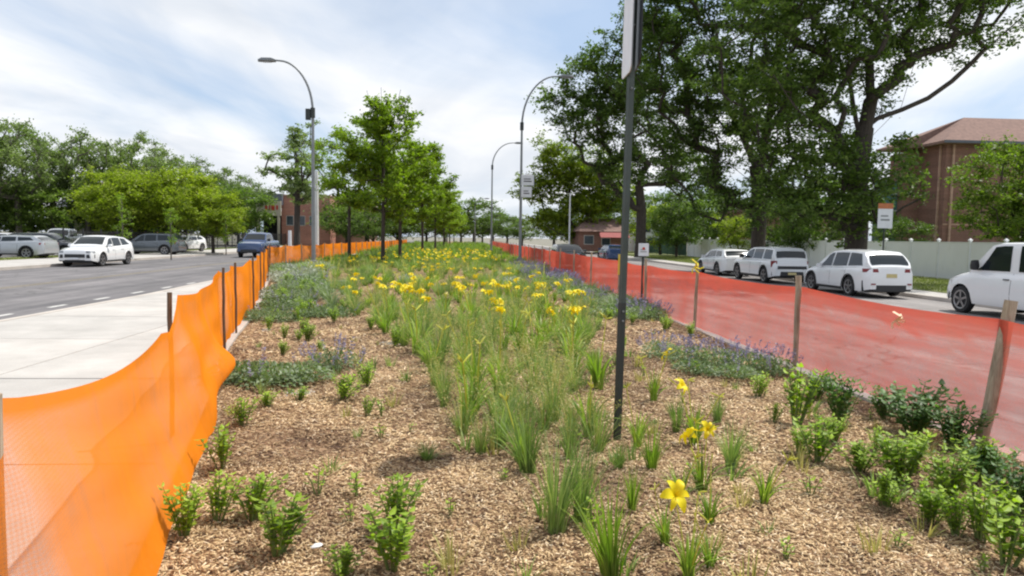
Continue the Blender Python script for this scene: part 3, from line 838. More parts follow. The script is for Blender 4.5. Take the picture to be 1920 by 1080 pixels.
# --- the two great trees on the right verge, and the next two of the row
g0 = -0.0
T2 = Vector((19.3, 34.0, -.2))
tp = lambda px, py, dy=0: tuple(atY(px, py, 34 + dy) - T2)
blobs2 = [(1590, 40, 150, 1.0), (1450, 90, 140, .9), (1500, 300, 90, 1.0, -1), (1560, 350, 85, 1.3, -2), (1640, 350, 75, 1.2, -2), (1680, 300, 45, .9), (1560, 180, 110, .7),
          (1760, 25, 95, .9), (1860, -10, 80, 1.0), (1690, 90, 75, .7), (1905, 60, 35, .5), (1530, -130, 190, .8), (1740, -140, 180, .8), (1900, -150, 150, .8), (1450, 230, 90, .8), (1440, 350, 60, .9),
          (1715, 350, 28, .8), (1630, -330, 230, .35), (1600, 420, 45, .6, -1), (1820, 95, 40, .4), (1500, 380, 60, 1.1, -2), (1640, 395, 50, 1.0, 1), (1580, 290, 60, .9, 2), (1450, 300, 60, .9, 2)]
cl = blob_clumps(blobs2, 34, T2, (.5, .95), 1.15, 11, .9)
trunk2 = [(0, 0, -.1), (-.02, 0, 1.0), (.02, .02, 2.5), tp(1608, 330), tp(1616, 280), tp(1622, 240)]
limbs2 = [[tp(1622, 240), tp(1645, 222), tp(1690, 206), tp(1740, 184), tp(1785, 152), tp(1825, 115), tp(1865, 78), tp(1910, 38), tp(1960, -10)],
          [tp(1622, 240), tp(1632, 190), tp(1630, 120), tp(1650, 70), tp(1665, 20), tp(1680, -60), tp(1690, -180)],
          [tp(1616, 280), tp(1600, 200), tp(1590, 130), tp(1575, 60), tp(1570, -20), tp(1560, -150)],
          [tp(1608, 330), tp(1570, 255, -1), tp(1530, 235, -2), tp(1490, 200, -3), tp(1450, 140, -3)],
          [tp(1616, 280), tp(1640, 250, 2), tp(1690, 200, 5), tp(1720, 100, 6)],
          [tp(1608, 330), tp(1560, 300, 2), tp(1500, 290, 3), tp(1450, 280, 3)]]
place_tree('oak_tree', build_tree(cl, trunk2, .52, M['leaf_oak'], M['bark'], 170, .2, 21, limbs2, rexp=.5), T2, 0,
           'huge dark tree with a forked trunk, one long limb reaching right over brick building')
T1 = Vector((19.3, 45.8, -.2))
tq = lambda px, py, dy=0: tuple(atY(px, py, 45.8 + dy) - T1)
blobs1 = [(1290, 110, 110, .9), (1380, 170, 110, .7), (1320, 270, 85, .8), (1430, 40, 120, .8), (1260, 30, 90, .9), (1450, 330, 60, .8), (1270, 200, 90, .8),
          (1370, 340, 50, .7), (1200, 140, 60, .8), (1330, -60, 150, .8), (1480, -80, 130, .7), (1400, 400, 25, .8), (1300, 360, 40, .9), (1510, 200, 70, .6), (1220, 60, 60, .8), (1240, -40, 90, .8), (1330, 190, 70, .9), (1400, 270, 60, .8), (1350, 400, 45, 1.0), (1440, 400, 40, .9, -2), (1230, 300, 50, .9), (1450, 190, 80, .8)]
cl = blob_clumps(blobs1, 45.8, T1, (.6, 1.1), .62, 12, .9)
trunk1 = [(0, 0, -.1), (0, 0, 1.5), (.05, 0, 3.0), tq(1420, 350), tq(1415, 310)]
limbs1 = [[tq(1415, 310), tq(1390, 250), tq(1360, 190), tq(1330, 130), tq(1300, 60), tq(1290, -20)],
          [tq(1420, 350), tq(1435, 260), tq(1450, 170), tq(1455, 90), tq(1460, -30)],
          [tq(1420, 350), tq(1370, 310, -2), tq(1310, 270, -3), tq(1260, 200, -3)],
          [tq(1415, 310), tq(1450, 250, 2), tq(1500, 200, 3)]]
place_tree('oak_tree', build_tree(cl, trunk1, .46, M['leaf_oak'], M['bark'], 150, .23, 22, limbs1, rexp=.5), T1, 0,
           'tall dark tree with a straight trunk against the white fence, behind the middle parked cars')
T3 = Vector((17.5, 70.0, 0))
blobs3 = [(1180, 150, 75, .8), (1110, 160, 55, .8), (1060, 175, 32, .9), (1030, 190, 22, 2.2), (1045, 235, 22, 1.6), (1085, 130, 35, 1.2), (1120, 230, 60, .7), (1190, 260, 80, .7), (1080, 215, 40, .7), (1170, 340, 60, .6), (1160, 95, 60, .8),
          (1215, 50, 60, .7), (1240, 330, 60, .7), (1100, 290, 45, .6), (1140, 190, 60, .8), (1240, 200, 60, .8), (1290, 300, 70, .8), (1160, 290, 60, .7), (1250, 120, 70, .7)]
cl = blob_clumps(blobs3, 70, T3, (.9, 1.4), .45, 13, .8)
place_tree('oak_tree', build_tree(cl, [(0, 0, -.1), (0, 0, 2), (0, 0, 4.5), (-.3, 0, 7)], .5, M['leaf_oak'], M['bark'], 110, .3, 23, rexp=.5), T3, 0,
           'big leafy tree whose left tip reaches over the head of the tall lamp post')
T4 = Vector((16.5, 96.0, 0))
blobs4 = [(1060, 300, 45, .9), (1022, 285, 20, 1.1), (1010, 340, 25, 1.0), (1090, 360, 50, .8), (1050, 380, 45, .8), (1120, 330, 50, .8), (1000, 365, 30, .9), (1040, 340, 40, 1.0), (1080, 310, 40, .9), (1030, 420, 35, 1.0), (1110, 410, 50, .9), (1150, 350, 50, .9), (1070, 420, 40, .6), (985, 345, 12, 1.2), (1140, 390, 50, .7), (1020, 410, 30, .8)]
cl = blob_clumps(blobs4, 96, T4, (1.0, 1.6), .42, 14, .7)
place_tree('oak_tree', build_tree(cl, [(0, 0, -.1), (0, 0, 2), (0, 0, 4)], .45, M['leaf_mid'], M['bark'], 80, .38, 24, rexp=.5), T4, 0,
           'lower green tree standing right behind the lamp post that carries the square signs')
# understory greenery behind the white fence
us = [build_tree(hull_clumps(3.2, 2.4, 3.0, 60, (.6, 1.1), 40 + k, zmin=.4), [(0, 0, -.1), (.1, 0, 1.0), (0, 0, 2.0)], .12, M['leaf_mid'] if k == 0 else M['leaf_oak'], M['bark'], 210, .2, 40 + k) for k in range(2)]
for i, (px, py, Y, s, k, lab) in enumerate([(1385, 395, 62, .8, 0, 'bright green bush above the white fence left of the straight dark trunk'),
                             (1270, 410, 74, 1.05, 1, 'green bush over the green mesh fence, left end of the white fence'),
                             (1325, 400, 80, 1.25, 1, 'green bush behind the left end of the white fence'),
                             (1240, 395, 84, 1.2, 0, 'pale green bush beside the little white gabled house'),
                             (1480, 400, 56, 1.0, 1, 'dark green bush behind the white fence between the two great trunks'),
                             (1540, 410, 52, .9, 1, 'low dark bush behind the white fence beside the thick forked trunk'),
                             (1690, 420, 48, .65, 1, 'small bush behind the white fence below the teal panel')]):
    p = atY(px, py, Y)
    place_tree('bush', us[k], (p.x, Y, 0), i * 1.3, lab, scale=(s,) * 3)
for i, (px, Y, s, k, lab) in enumerate([(-30, 92, 1.9, 1, 'dark bush at the extreme left behind the lot'), (18, 96, 2.0, 0, 'low bushy green mass behind the silver car at far left'), (62, 92, 1.7, 1, 'dark bush behind the black cars at far left'),
        (205, 100, 1.8, 1, 'dark bush behind the left lime sapling'), (262, 98, 1.7, 0, 'green bush in the shade under the round trees, left'), (300, 100, 1.9, 1, 'dark bush in the shade under the round trees, middle'),
        (345, 98, 1.8, 1, 'dark bush under the round trees, right of the second sapling'), (385, 102, 1.7, 0, 'green bush under the smallest round tree'), (425, 106, 1.9, 1, 'dark bush behind the third lime sapling'), 
         (690, 108, 2.0, 1, 'dark bush behind the distant netting near the first bed tree')]):
    p = atY(px, 440, Y)
    place_tree('bush', us[k], (p.x, Y, 0), i * 1.1, lab, scale=(s * 1.2, s, s * .85))
# tree at the right edge
e = atY(1925, 330, 44)
m_ = build_tree(hull_clumps(3.6, 3.9, 4.9, 190, (.55, 1.0), 61, zmin=1.6), [(0, 0, -.1), (0, 0, 1.4), (.05, 0, 2.6)], .16, M['leaf_edge'], M['bark'], 190, .2, 61)
place_tree('maple_tree', m_, (e.x, 44, 0), .4, 'bright green tree at the right edge in front of the brick building', scale=(1, 1, 1))

# --- young trees in the bed
def median_tree(seed, h=8.3, rx=2.9, n=12, spikes=True):
    """open young crown: separate ascending branches, each with its own ragged foliage"""
    r = random.Random(seed); cl = []; limbs = []
    for k in range(n):
        z0_ = 2.3 + (h - 3.0) * (k + .5) / n + r.uniform(-.3, .3); a = k * 2.4 + r.uniform(-.4, .4)
        L = rx * (1.0 - .45 * ((z0_ - 2.3) / (h - 2.3)) ** 1.3) * r.uniform(.65, 1.12); rise = L * r.uniform(.35, .75)
        pts = [(0, 0, z0_), (L * .5 * math.cos(a), L * .5 * math.sin(a), z0_ + rise * .35), (L * math.cos(a + .1), L * math.sin(a + .1), z0_ + rise)]
        limbs.append(pts)
        for q in range(max(5, int(L * 5.0))):
            t = r.uniform(.22, 1.08); w = .55 * (1.15 - t * .6)
            cl.append((L * t * math.cos(a + .1 * t) + r.gauss(0, w * .55), L * t * math.sin(a + .1 * t) + r.gauss(0, w * .55), z0_ + rise * t + r.gauss(.05, .22), r.uniform(.3, .62)))
    for k in range(10): cl.append((r.gauss(0, .4), r.gauss(0, .4), r.uniform(3.4, h), r.uniform(.3, .5)))
    if spikes:
        for k in range(9):
            a = r.uniform(0, 6.283); q = r.uniform(.3, 1.5)
            limbs.append([(0, 0, h * .7), (q * .5 * math.cos(a), q * .5 * math.sin(a), h * .88), (q * math.cos(a), q * math.sin(a), h + r.uniform(.1, .9))])
            for w in range(3): cl.append((q * math.cos(a) * (1 - .12 * w), q * math.sin(a) * (1 - .12 * w), h + r.uniform(-.5, .5), .16))
    return build_tree(cl, [(0, 0, -.1), (0, 0, 1.5), (.03, 0, 3.0), (0, .03, h * .55), (.04, 0, h * .72), (0, 0, h * .9)], .105, M['leaf_median'], M['bark'], 300, .19, seed, limbs, tmin=.011)
MT = [median_tree(70, 8.6, 3.3, 17), median_tree(71, 7.4, 3.4, 13, spikes=False)]
MT[1][1].name = 'crown'
ML = ['young green tree in the bed with bare twigs at its top, nearest of the row', 'young tree with a thin dark trunk in the bed, second of the row',
      'young tree in the bed, third of the row', 'young tree in the bed, fourth of the row']
row = [(718, 500, 0, 1.0, 0), (750, 491, 1, .98, 1.2), (792, 480, 0, 1.0, 2.2), (816, 472, 1, 1.0, 3.2), (832, 467, 0, .95, 4.0), (843, 463, 1, .9, 5), (851, 460, 0, .9, 6)]
for i, (px, py, k, s, rz) in enumerate(row):
    p = gp(px, py)
    place_tree('young_tree', MT[k], (p.x, p.y, 0), rz, ML[i] if i < 4 else 'small young tree at the far end of the row in the bed', None if i < 4 else 'young trees at the far end of the bed', (s, s, s))
p = gp(672, 498)
tl = build_tree([(c[0] * .9, c[1] * .9, c[2], c[3]) for c in hull_clumps(2.6, 1.9, 4.4, 80, (.4, .75), 90, zmin=2.0)], [(0, 0, -.1), (0, 0, 1.5), (0, 0, 2.8)], .08, M['leaf_median'], M['bark'], 170, .16, 90, tmin=.01)
place_tree('young_tree', tl, (gp(655, 489).x, gp(655, 489).y, 0), 0, 'broad young tree right of the white pole, left of the row', scale=(1.25, 1.25, 1.35))
p = gp(858, 462)
place_tree('young_tree', build_tree(hull_clumps(3.2, 3.0, 4.6, 60, (.6, 1.0), 91, zmin=1.2), [(0, 0, -.1), (0, 0, 1.5), (0, 0, 3)], .1, M['leaf_lime'], M['bark'], 110, .25, 91), (gp(838, 461).x, gp(838, 461).y, 0), 0,
           'lime green tree at the far end of the bed')

# --- trees across the left road
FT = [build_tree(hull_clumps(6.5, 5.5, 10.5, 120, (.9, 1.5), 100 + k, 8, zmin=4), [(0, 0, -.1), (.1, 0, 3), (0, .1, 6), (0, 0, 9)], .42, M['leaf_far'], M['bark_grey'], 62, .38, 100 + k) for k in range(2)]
far_row = [(-40, 225, 84, 0), (28, 222, 88, 1), (95, 240, 96, 0), (160, 238, 96, 1), (228, 246, 100, 0), (285, 268, 108, 1), (330, 285, 118, 0), (378, 292, 126, 1), (420, 318, 150, 0), (455, 326, 165, 1), (482, 345, 175, 0), (-110, 215, 84, 1)]
FRL = ['tall tree cut by the left picture edge behind the silver car', 'tall grey green tree highest in the far left corner behind the lot', 'tall tree right of the highest one at far left, before the cream house',
       'tall tree above the white van roof in the lot', 'tall tree rising over the left half of the round green trees', 'tall tree rising over the middle of the round green trees',
       'tall tree just right of the middle of the round green trees, top only', 'tree top sloping down over the right half of the round green trees', 'lower tree top above the smallest round green tree',
       'small distant tree top right of the smallest round green tree', 'last and lowest tree of the long row, just left of the orange brick building', 'tall tree outside the left edge behind the lot']
for i, (px, py, Y, k) in enumerate(far_row):
    p = atY(px, py, Y); s = p.z / 16.6
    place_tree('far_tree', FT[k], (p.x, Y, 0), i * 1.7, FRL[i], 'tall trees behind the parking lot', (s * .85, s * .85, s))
RT = [build_tree(hull_clumps(4.3, 3.1, 4.9, 140, (.7, 1.2), 110 + k, 6, zmin=1.7), [(0, 0, -.1), (0, 0, 1.2), (.1, 0, 2.4)], .2, M['leaf_mid'], M['bark'], 150, .25, 110 + k) for k in range(2)]
for i, (px, py, Y, k, s, lab) in enumerate([(240, 312, 62, 0, 1.0, 'round bright green tree behind the parked dark grey car, left half'),
                                            (320, 306, 64, 1, 1.08, 'wide round green tree in the middle of the group behind the parking lot'),
                                            (398, 362, 62, 0, .72, 'smaller round green tree at the right of the group behind the parking lot')]):
    p = atY(px, py, Y); s = p.z / 8.6
    place_tree('round_tree', RT[k], (p.x, Y, 0), i * 2.1, lab, None, (s * 1.12, s * 1.12, s))
# street tree left of the lamp post
def layered(seed):
    r = random.Random(seed); cl = []
    for (z, rx, ox) in [(6.3, 3.4, -.3), (7.0, 3.0, .5), (9.3, 3.6, -.9), (11.0, 3.6, -.3), (12.6, 2.6, .6), (14.0, 1.8, .6), (7.8, 2.0, .8)]:
        for k in range(int(4 * rx)):
            a = r.uniform(0, 6.283); q = rx * math.sqrt(r.uniform(.05, 1))
            cl.append((ox + q * math.cos(a), q * math.sin(a), z + r.gauss(0, .35), r.uniform(.7, 1.1)))
    return cl
p = gp(557, 457)
st = atY(557, 455, 88)
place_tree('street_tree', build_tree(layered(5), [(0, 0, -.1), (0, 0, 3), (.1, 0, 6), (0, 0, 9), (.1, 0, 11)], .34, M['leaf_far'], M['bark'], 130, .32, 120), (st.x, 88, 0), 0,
           'tall layered tree with open tiers of foliage in front of the orange brick building')
# small lime saplings along the left pavement
def sapling(seed, h):
    r = random.Random(seed); cl = []
    for k in range(26):
        z = r.uniform(0, 1); a = r.uniform(0, 6.283); q = (.75 * math.sin(math.pi * (.12 + .8 * z)) ** .7) * r.uniform(.1, 1)
        cl.append((q * math.cos(a), q * math.sin(a), h * (.28 + .72 * z), r.uniform(.22, .42)))
    return build_tree(cl, [(0, 0, -.1), (0, 0, h * .3), (0, 0, h * .6), (0, 0, h * .9)], .05, M['leaf_lime'], M['bark_grey'], 260, .12, seed, tmin=.008)
SP = [sapling(130, 5.0), sapling(131, 4.2)]
for (px, pb, pt, k, lab) in [(231, 482, 362, 0, 'slim lime green sapling right behind the white car on the road'), (321, 485, 388, 1, 'slim lime green sapling on the left pavement beside the dark grey car'),
                             (424, 476, 398, 1, 'small lime green sapling on the left pavement just before the blue truck')]:
    b_ = gp(px, pb, 0); t_ = atY(px, pt, b_.y); s = t_.z / (5.2 if k == 0 else 4.4)
    place_tree('sapling', SP[k], (b_.x, b_.y, 0), px, lab, None, (s, s, s))
# dark hedge of trees behind the median row, and the far end of the street
DT = build_tree(hull_clumps(4.5, 3.6, 5.0, 70, (.9, 1.5), 140, 6, zmin=.8), [(0, 0, -.1), (0, 0, 1.5), (0, 0, 3)], .25, M['leaf_oak'], M['bark'], 60, .34, 140)
for (px, pt, Y, lab, grp) in [(650, 372, 100, 'dark tree behind the distant netting, right of the pink brick block', 'dark trees behind the distant netting'), (700, 380, 96, 'dark tree behind the distant netting, left of the nearest bed tree trunk', 'dark trees behind the distant netting'),
                              (745, 372, 110, 'dark tree behind the first two trunks of the row in the bed', 'dark trees behind the distant netting'), (800, 378, 130, 'dark tree behind the third and fourth trunks of the row in the bed', 'dark trees behind the distant netting'),
                         (446, 358, 120, 'dark tree left of the pale sign panel of the brick building', None),
                         (890, 358, 175, 'far tree at the end of the street, left of the most distant lamp post', 'far trees at the end of the street'), (925, 385, 180, 'far tree at the end of the street, behind the middle street lamp', 'far trees at the end of the street'), (952, 395, 160, 'far dark tree just right of the middle street lamp', 'far trees at the end of the street'),
                         (865, 390, 190, 'far tree behind the lime green tree at the end of the bed', 'far trees at the end of the street'), (980, 402, 150, 'low far tree at the foot of the tall lamp with square signs', 'far trees at the end of the street'), (905, 400, 200, 'farthest low tree between the most distant and the middle lamp', 'far trees at the end of the street'),
                         (1330, 330, 100, 'dark tree over the left end of the white fence, nearer the straight trunk', 'dark trees beyond the white fence'), (1250, 340, 112, 'dark tree over the green slatted fence, behind the little white house', 'dark trees beyond the white fence'),
                         (1170, 350, 118, 'dark tree behind the near sign post and the low brown roofed house', None), (1480, 330, 84, 'dark tree beyond the white fence between the two great trunks', None), (1560, 300, 78, 'dark tree beyond the fence just left of the forked trunk', None),
                         (1100, 355, 125, 'dark tree behind the thin pale pole beyond the red netting', None), (1040, 380, 130, 'dark tree at the left foot of the lower green tree', None),
                         (835, 400, 200, 'far tree hidden behind the end of the young tree row', 'far trees at the end of the street')]:
    p = atY(px, pt, Y); s = p.z / 9.4
    t = place_tree('far_tree', DT, (p.x, Y, 0), px * .7, lab, grp, (s * 1.1, s * 1.1, s))
# ================================================================ vehicles
def lerp_prof(prof, x):
    if x <= prof[0][0]: return prof[0][1]
    for (a, za), (b, zb) in zip(prof, prof[1:]):
        if a <= x <= b: return za + (zb - za) * (x - a) / (b - a + 1e-9)
    return prof[-1][1]
def car(name, label, loc, heading, paint, S, group=None):
    """front looks along +x of the car's own frame; heading = angle of that axis"""
    L, W, H, wr = S['L'], S['W'], S['H'], S.get('wr', .35)
    hl, hw = L / 2, W / 2
    xf, xr = hl - S['fo'], hl - S['fo'] - S['wb']
    belt, roof = sorted(S['belt']), sorted(S['roof'])
    gc = S.get('gc', .2)
    P = M[paint]
    root = empty(name, loc, heading, label, S.get('cat', 'car'), group)
    def wid(x):                     # half width in plan
        e = abs(x) / hl
        return hw * (1 - .17 * max(0, (e - .72) / .28) ** 2.2)
    def z0(x):
        b = gc + .10 * max(0, (abs(x) - hl + .45) / .45)
        for xw in (xf, xr):
            d = abs(x - xw); Ra = wr * 1.16
            if d < Ra: b = max(b, wr + math.sqrt(max(0, Ra * Ra - d * d)))
        return b
    xs = sorted(set([round(v, 3) for v in list(np.linspace(-hl, hl, 34)) + [p[0] for p in belt] + [xw + d * wr * 1.16 for xw in (xf, xr) for d in (-1.02, -.995, -.9, -.7, -.45, -.2, 0, .2, .45, .7, .9, .995, 1.02)] if -hl <= v <= hl]))
    FR = [(0, .955), (.06, .985), (.35, 1.0), (.62, .992), (.84, .965), (.95, .93), (1.0, .86)]
    def side(x, f):                 # point of the lower body side at height fraction f
        b, t = z0(x), lerp_prof(belt, x)
        base = gc; z = b + (t - b) * f
        g = (z - base) / max(.1, t - base)
        k = np.interp(g, [q[0] for q in FR], [q[1] for q in FR])
        return wid(x) * k, z
    rings = []
    for x in xs:
        r_ = []
        for f in (0, .12, .35, .6, .8, .92, 1.0):
            y, z = side(x, f); r_.append((x, y, z))
        t = lerp_prof(belt, x); r_.append((x, wid(x) * .5, t + .02))
        r2 = r_ + [(x, 0, t + .028)] + [(px, -py, pz) for px, py, pz in reversed(r_)]
        rings.append(r2)
    mb = MB(); mb.loft(rings, closed=False, cap=True)
    mb.obj('body', P, root, True, 32)
    ub = MB(); ub.box(-hl + .25, hl - .25, -hw * .72, hw * .72, gc - .02, gc + .32); 
    ub.obj('underside', M['trim'], root)
    wl = MB()                       # dark wheel wells
    for xw in (xf, xr):
        for s in (-1, 1): wl.box(xw - wr * 1.1, xw + wr * 1.1, s * hw * .62 - .12, s * hw * .62 + .12, .3, wr * 2.1)
    wl.obj('wheel_well', M['trim'], root)
    # greenhouse
    x0, x1 = roof[0][0], roof[-1][0]
    topw = S.get('topw', .74)
    ztop = max(z for _, z in roof)
    def gh(x, z):                   # half width of the cabin at height z
        zb = lerp_prof(belt, x) - .01
        zB = lerp_prof(belt, (x0 + x1) / 2)
        g = min(1, max(0, (z - zB) / (ztop - zB)))
        return min(wid(x) * .9, hw * (.885 + (topw - .885) * g - .03 * max(0, g - .8) / .2))
    gx = sorted(set([round(v, 3) for v in list(np.linspace(x0, x1, 26)) + [p[0] for p in roof]]))
    rings = []
    for x in gx:
        zb = lerp_prof(belt, x) - .03; zr = max(lerp_prof(roof, x), zb + .012)
        r_ = [(x, gh(x, zb + (zr - zb) * f), zb + (zr - zb) * f) for f in (0, .3, .6, .85, .97)]
        r_ += [(x, gh(x, zr) * .9, zr + .0), (x, gh(x, zr) * .5, zr + .025)]
        rings.append(r_ + [(x, 0, zr + .032)] + [(a, -b, c) for a, b, c in reversed(r_)])
    mb = MB(); mb.loft(rings, closed=False, cap=True)
    mb.obj('roof', P, root, True, 32)
    # glass: windscreen and rear window follow the roof's slopes
    def slope_glass(nm, a, b, ins=.05):
        m2 = MB(); rr = []
        for x in np.linspace(a, b, 5):
            zr = lerp_prof(roof, x); w = gh(x, zr) * .9
            rr.append([(x, w * k, zr + .012 + (.024 if abs(k) < .6 else .0) + .008) for k in (-1, -.5, 0, .5, 1)])
        m2.loft(rr, closed=False, cap=False)
        m2.obj(nm, M['glass'], root, True)
    if 'ws' in S: slope_glass('windscreen', *S['ws'])
    if 'rw' in S: slope_glass('rear_window', *S['rw'])
    for (a0, a1, b0, b1) in S['side']:      # bottom x from/to, top x from/to
        for s in (1, -1):
            m2 = MB(); rr = []
            for f in (0, .33, .66, 1):
                row = []
                for t in (0, .5, 1):
                    x = (a0 + (a1 - a0) * t) * (1 - f) + (b0 + (b1 - b0) * t) * f
                    zb = lerp_prof(belt, x) + .03; zt = lerp_prof(roof, x) - .085
                    z = zb + (max(zt, zb + .02) - zb) * f
                    row.append((x, s * (gh(x, z) + .010), z))
                rr.append(row)
            m2.loft(rr if s < 0 else rr[::-1], closed=False, cap=False)
            m2.obj('side_window', M['glass'], root)
    # wheels
    for xw in (xf, xr):
        for s in (1, -1):
            t = MB(); w0, w1 = s * (hw * .97 - .2), s * (hw * .975)
            rr = []
            for (r_, yy) in ((wr * .5, w0), (wr * .94, w0), (wr, w0 + (w1 - w0) * .15), (wr, w0 + (w1 - w0) * .85), (wr * .94, w1), (wr * .68, w1), (wr * .66, w1 - s * .03), (.01, w1 - s * .03)):
                rr.append([(xw + r_ * math.cos(2 * math.pi * k / 22), yy, wr + r_ * math.sin(2 * math.pi * k / 22)) for k in range(22)])
            t.loft(rr, True, True)
            wh = t.obj('wheel', M['tyre'], root, True)
            rm = MB()
            rm.cyl((xw, 0, wr), wr * .16, wr * .13, w1 - s * .03, w1 - s * .004, 10, 'Y')
            for k in range(5):
                a = k * 2 * math.pi / 5 + .3
                M4 = Matrix.Translation((xw, w1 - s * .012, wr)) @ Matrix.Rotation(-a, 4, 'Y')
                rm.box(.03, wr * .64, -.008, .008, -wr * .075, wr * .075, M4)
            ring_ = [[(xw + r_ * math.cos(2 * math.pi * k / 22), yy, wr + r_ * math.sin(2 * math.pi * k / 22)) for k in range(22)] for r_, yy in ((wr * .6, w1 - s * .01), (wr * .67, w1 + s * .003), (wr * .7, w1 + s * .003))]
            rm.loft(ring_, True, False)
            rm.obj('rim', M['rim'], wh, True)
    # details
    def patch(nm, m, x, ya, yb, za, zb, d=.012, both=False, par=None):
        """a piece lying on the nose (x>0) or tail, following its curve in plan"""
        for s in ((1, -1) if both else (1,)):
            m2 = MB(); rr = []
            for y in np.linspace(ya, yb, 6):
                sx = 1 if x > 0 else -1
                # how far back the skin lies at this half width
                k = abs(y) / hw; back = .0 if k < .78 else (k - .78) * 1.55
                rr.append([(x - sx * back, s * y, za), (x - sx * back + sx * d, s * y, za), (x - sx * back + sx * d - sx * .02, s * y, zb), (x - sx * back - sx * .02, s * y, zb)])
            m2.loft(rr, True, True)
            m2.obj(nm, M[m], root)
    for d in S.get('patches', []): patch(*d[:7], **(d[7] if len(d) > 7 else {}))
    for s in (1, -1):
        xm = S['mirror'][0]; zm = S['mirror'][1]; mb = MB(); k = S.get('mbig', 1)
        M4 = Matrix.Translation((xm, s * (hw * .93 + .11), zm))
        mb.loft([[tuple(M4 @ Vector((dx * w, s * (-.11) + s * .22 * t_, dz * h_))) for dx, dz in ((-.07, -.07), (.06, -.06), (.08, 0), (.05, .07), (-.07, .08))] for t_, w, h_ in ((0, .5, .5), (.3, 1, k), (.9, 1, k), (1.02, .6, .7))])
        mb.obj('mirror', M[S.get('mcol', paint)], root, True, 50)
    # door seams and handles
    for xd in S.get('seams', []):
        for s in (1, -1):
            mb = MB(); rr = []
            for f in np.linspace(.03, .97, 6):
                y, z = side(xd, f); rr.append([(xd - .006, s * (y - .01), z), (xd - .006, s * (y + .003), z), (xd + .006, s * (y + .003), z), (xd + .006, s * (y - .01), z)])
            mb.loft(rr); mb.obj('door_seam', M['trim'], root)
            if S.get('handles', True):
                y, z = side(xd + .16, .8); mb = MB(); mb.bbox(xd + .06, xd + .27, s * y - .015, s * y + .03, z - .015, z + .015, .008); mb.obj('door_handle', M[S.get('hcol', paint)], root)
    if S.get('clad', True):           # dark sill strip
        for s in (1, -1):
            mb = MB(); rr = []
            for x in np.linspace(xr + wr * 1.25, xf - wr * 1.25, 6):
                y = wid(x) * .965; rr.append([(x, s * (y - .05), gc - .01), (x, s * (y + .012), gc - .01), (x, s * (y + .022), gc + .13), (x, s * (y - .05), gc + .13)])
            mb.loft(rr); mb.obj('sill', M['trim'], root)
        for xw in (xf, xr):
            for s in (1, -1):
                mb = MB(); rr = []
                for a in np.linspace(-.12, math.pi + .12, 15):
                    x = xw + math.cos(a) * wr * 1.18; z = max(gc, wr + math.sin(a) * wr * 1.18); x2 = xw + math.cos(a) * wr * 1.3; z2 = max(gc, wr + math.sin(a) * wr * 1.3)
                    y = wid(x) * 1.0
                    rr.append([(x, s * (y - .03), z), (x, s * (y + .008), z), (x2, s * (y + .006), z2), (x2, s * (y - .03), z2)])
                mb.loft(rr)
                mb.obj('arch_trim', M[S.get('arch', 'trim')], root, True)
    return root
def suv(L=4.75, W=1.93, H=1.62, **k):
    h = L / 2
    S = dict(L=L, W=W, H=H, wr=.36, fo=.92, wb=2.82, gc=.24,
             belt=[(-h, .78), (-h + .04, 1.02), (-h + .35, 1.12), (-.6, 1.06), (.75, 1.02), (h - .75, .96), (h - .3, .88), (h - .05, .84), (h, .74)],
             roof=[(-h + .12, 1.1), (-h + .38, H - .22), (-h + .7, H - .06), (-.3, H - .03), (.25, H - .05), (.62, H - .2), (1.15, 1.03)],
             ws=(.42, 1.06), rw=(-h + .16, -h + .5), side=[(-h + .62, -.85, -h + .85, -.8), (-.72, .12, -.7, .1), (.2, 1.0, .17, .42)],
             mirror=(.82, 1.08), seams=[-.85, .12], topw=.70)
    S.update(k); return S
# white crossover coming towards the camera on the left road
front = [('grille', 'trim', 2.39, -.5, .5, .48, .66), ('air_intake', 'trim', 2.39, .58, .9, .46, .64, dict(both=True)), ('lower_grille', 'trim', 2.38, -.8, .8, .3, .38),
         ('headlight', 'lamp_clear', 2.37, .56, .9, .72, .82, dict(both=True)), ('number_plate', 'sign_white', 2.42, -.22, .22, .40, .48)]
mac = suv(patches=front, arch='white_paint', roof=[(-2.3, 1.1), (-2.0, 1.28), (-1.4, 1.52), (-.5, 1.6), (.2, 1.59), (.6, 1.46), (1.2, 1.03)], side=[(-1.8, -.9, -1.35, -.85), (-.78, .1, -.74, .08), (.18, 1.0, .15, .45)])
p = gp(150, 500, ROAD_Z)
car('crossover', 'white crossover driving towards the camera on the left road', (p.x, p.y + 1.9, ROAD_Z), R(-90), 'white_paint', mac)
# white crossover parked on the right, seen from behind
rear = [('rear_bumper', 'trim', -2.37, -.93, .93, .26, .56, dict(d=-.05)), ('tail_light', 'lamp_red', -2.35, .42, .92, .93, 1.03, dict(both=True)), ('number_plate', 'plate', -2.38, -.2, .2, .72, .86),
        ('tail_strip', 'trim', -2.37, -.3, .3, .92, .97)]
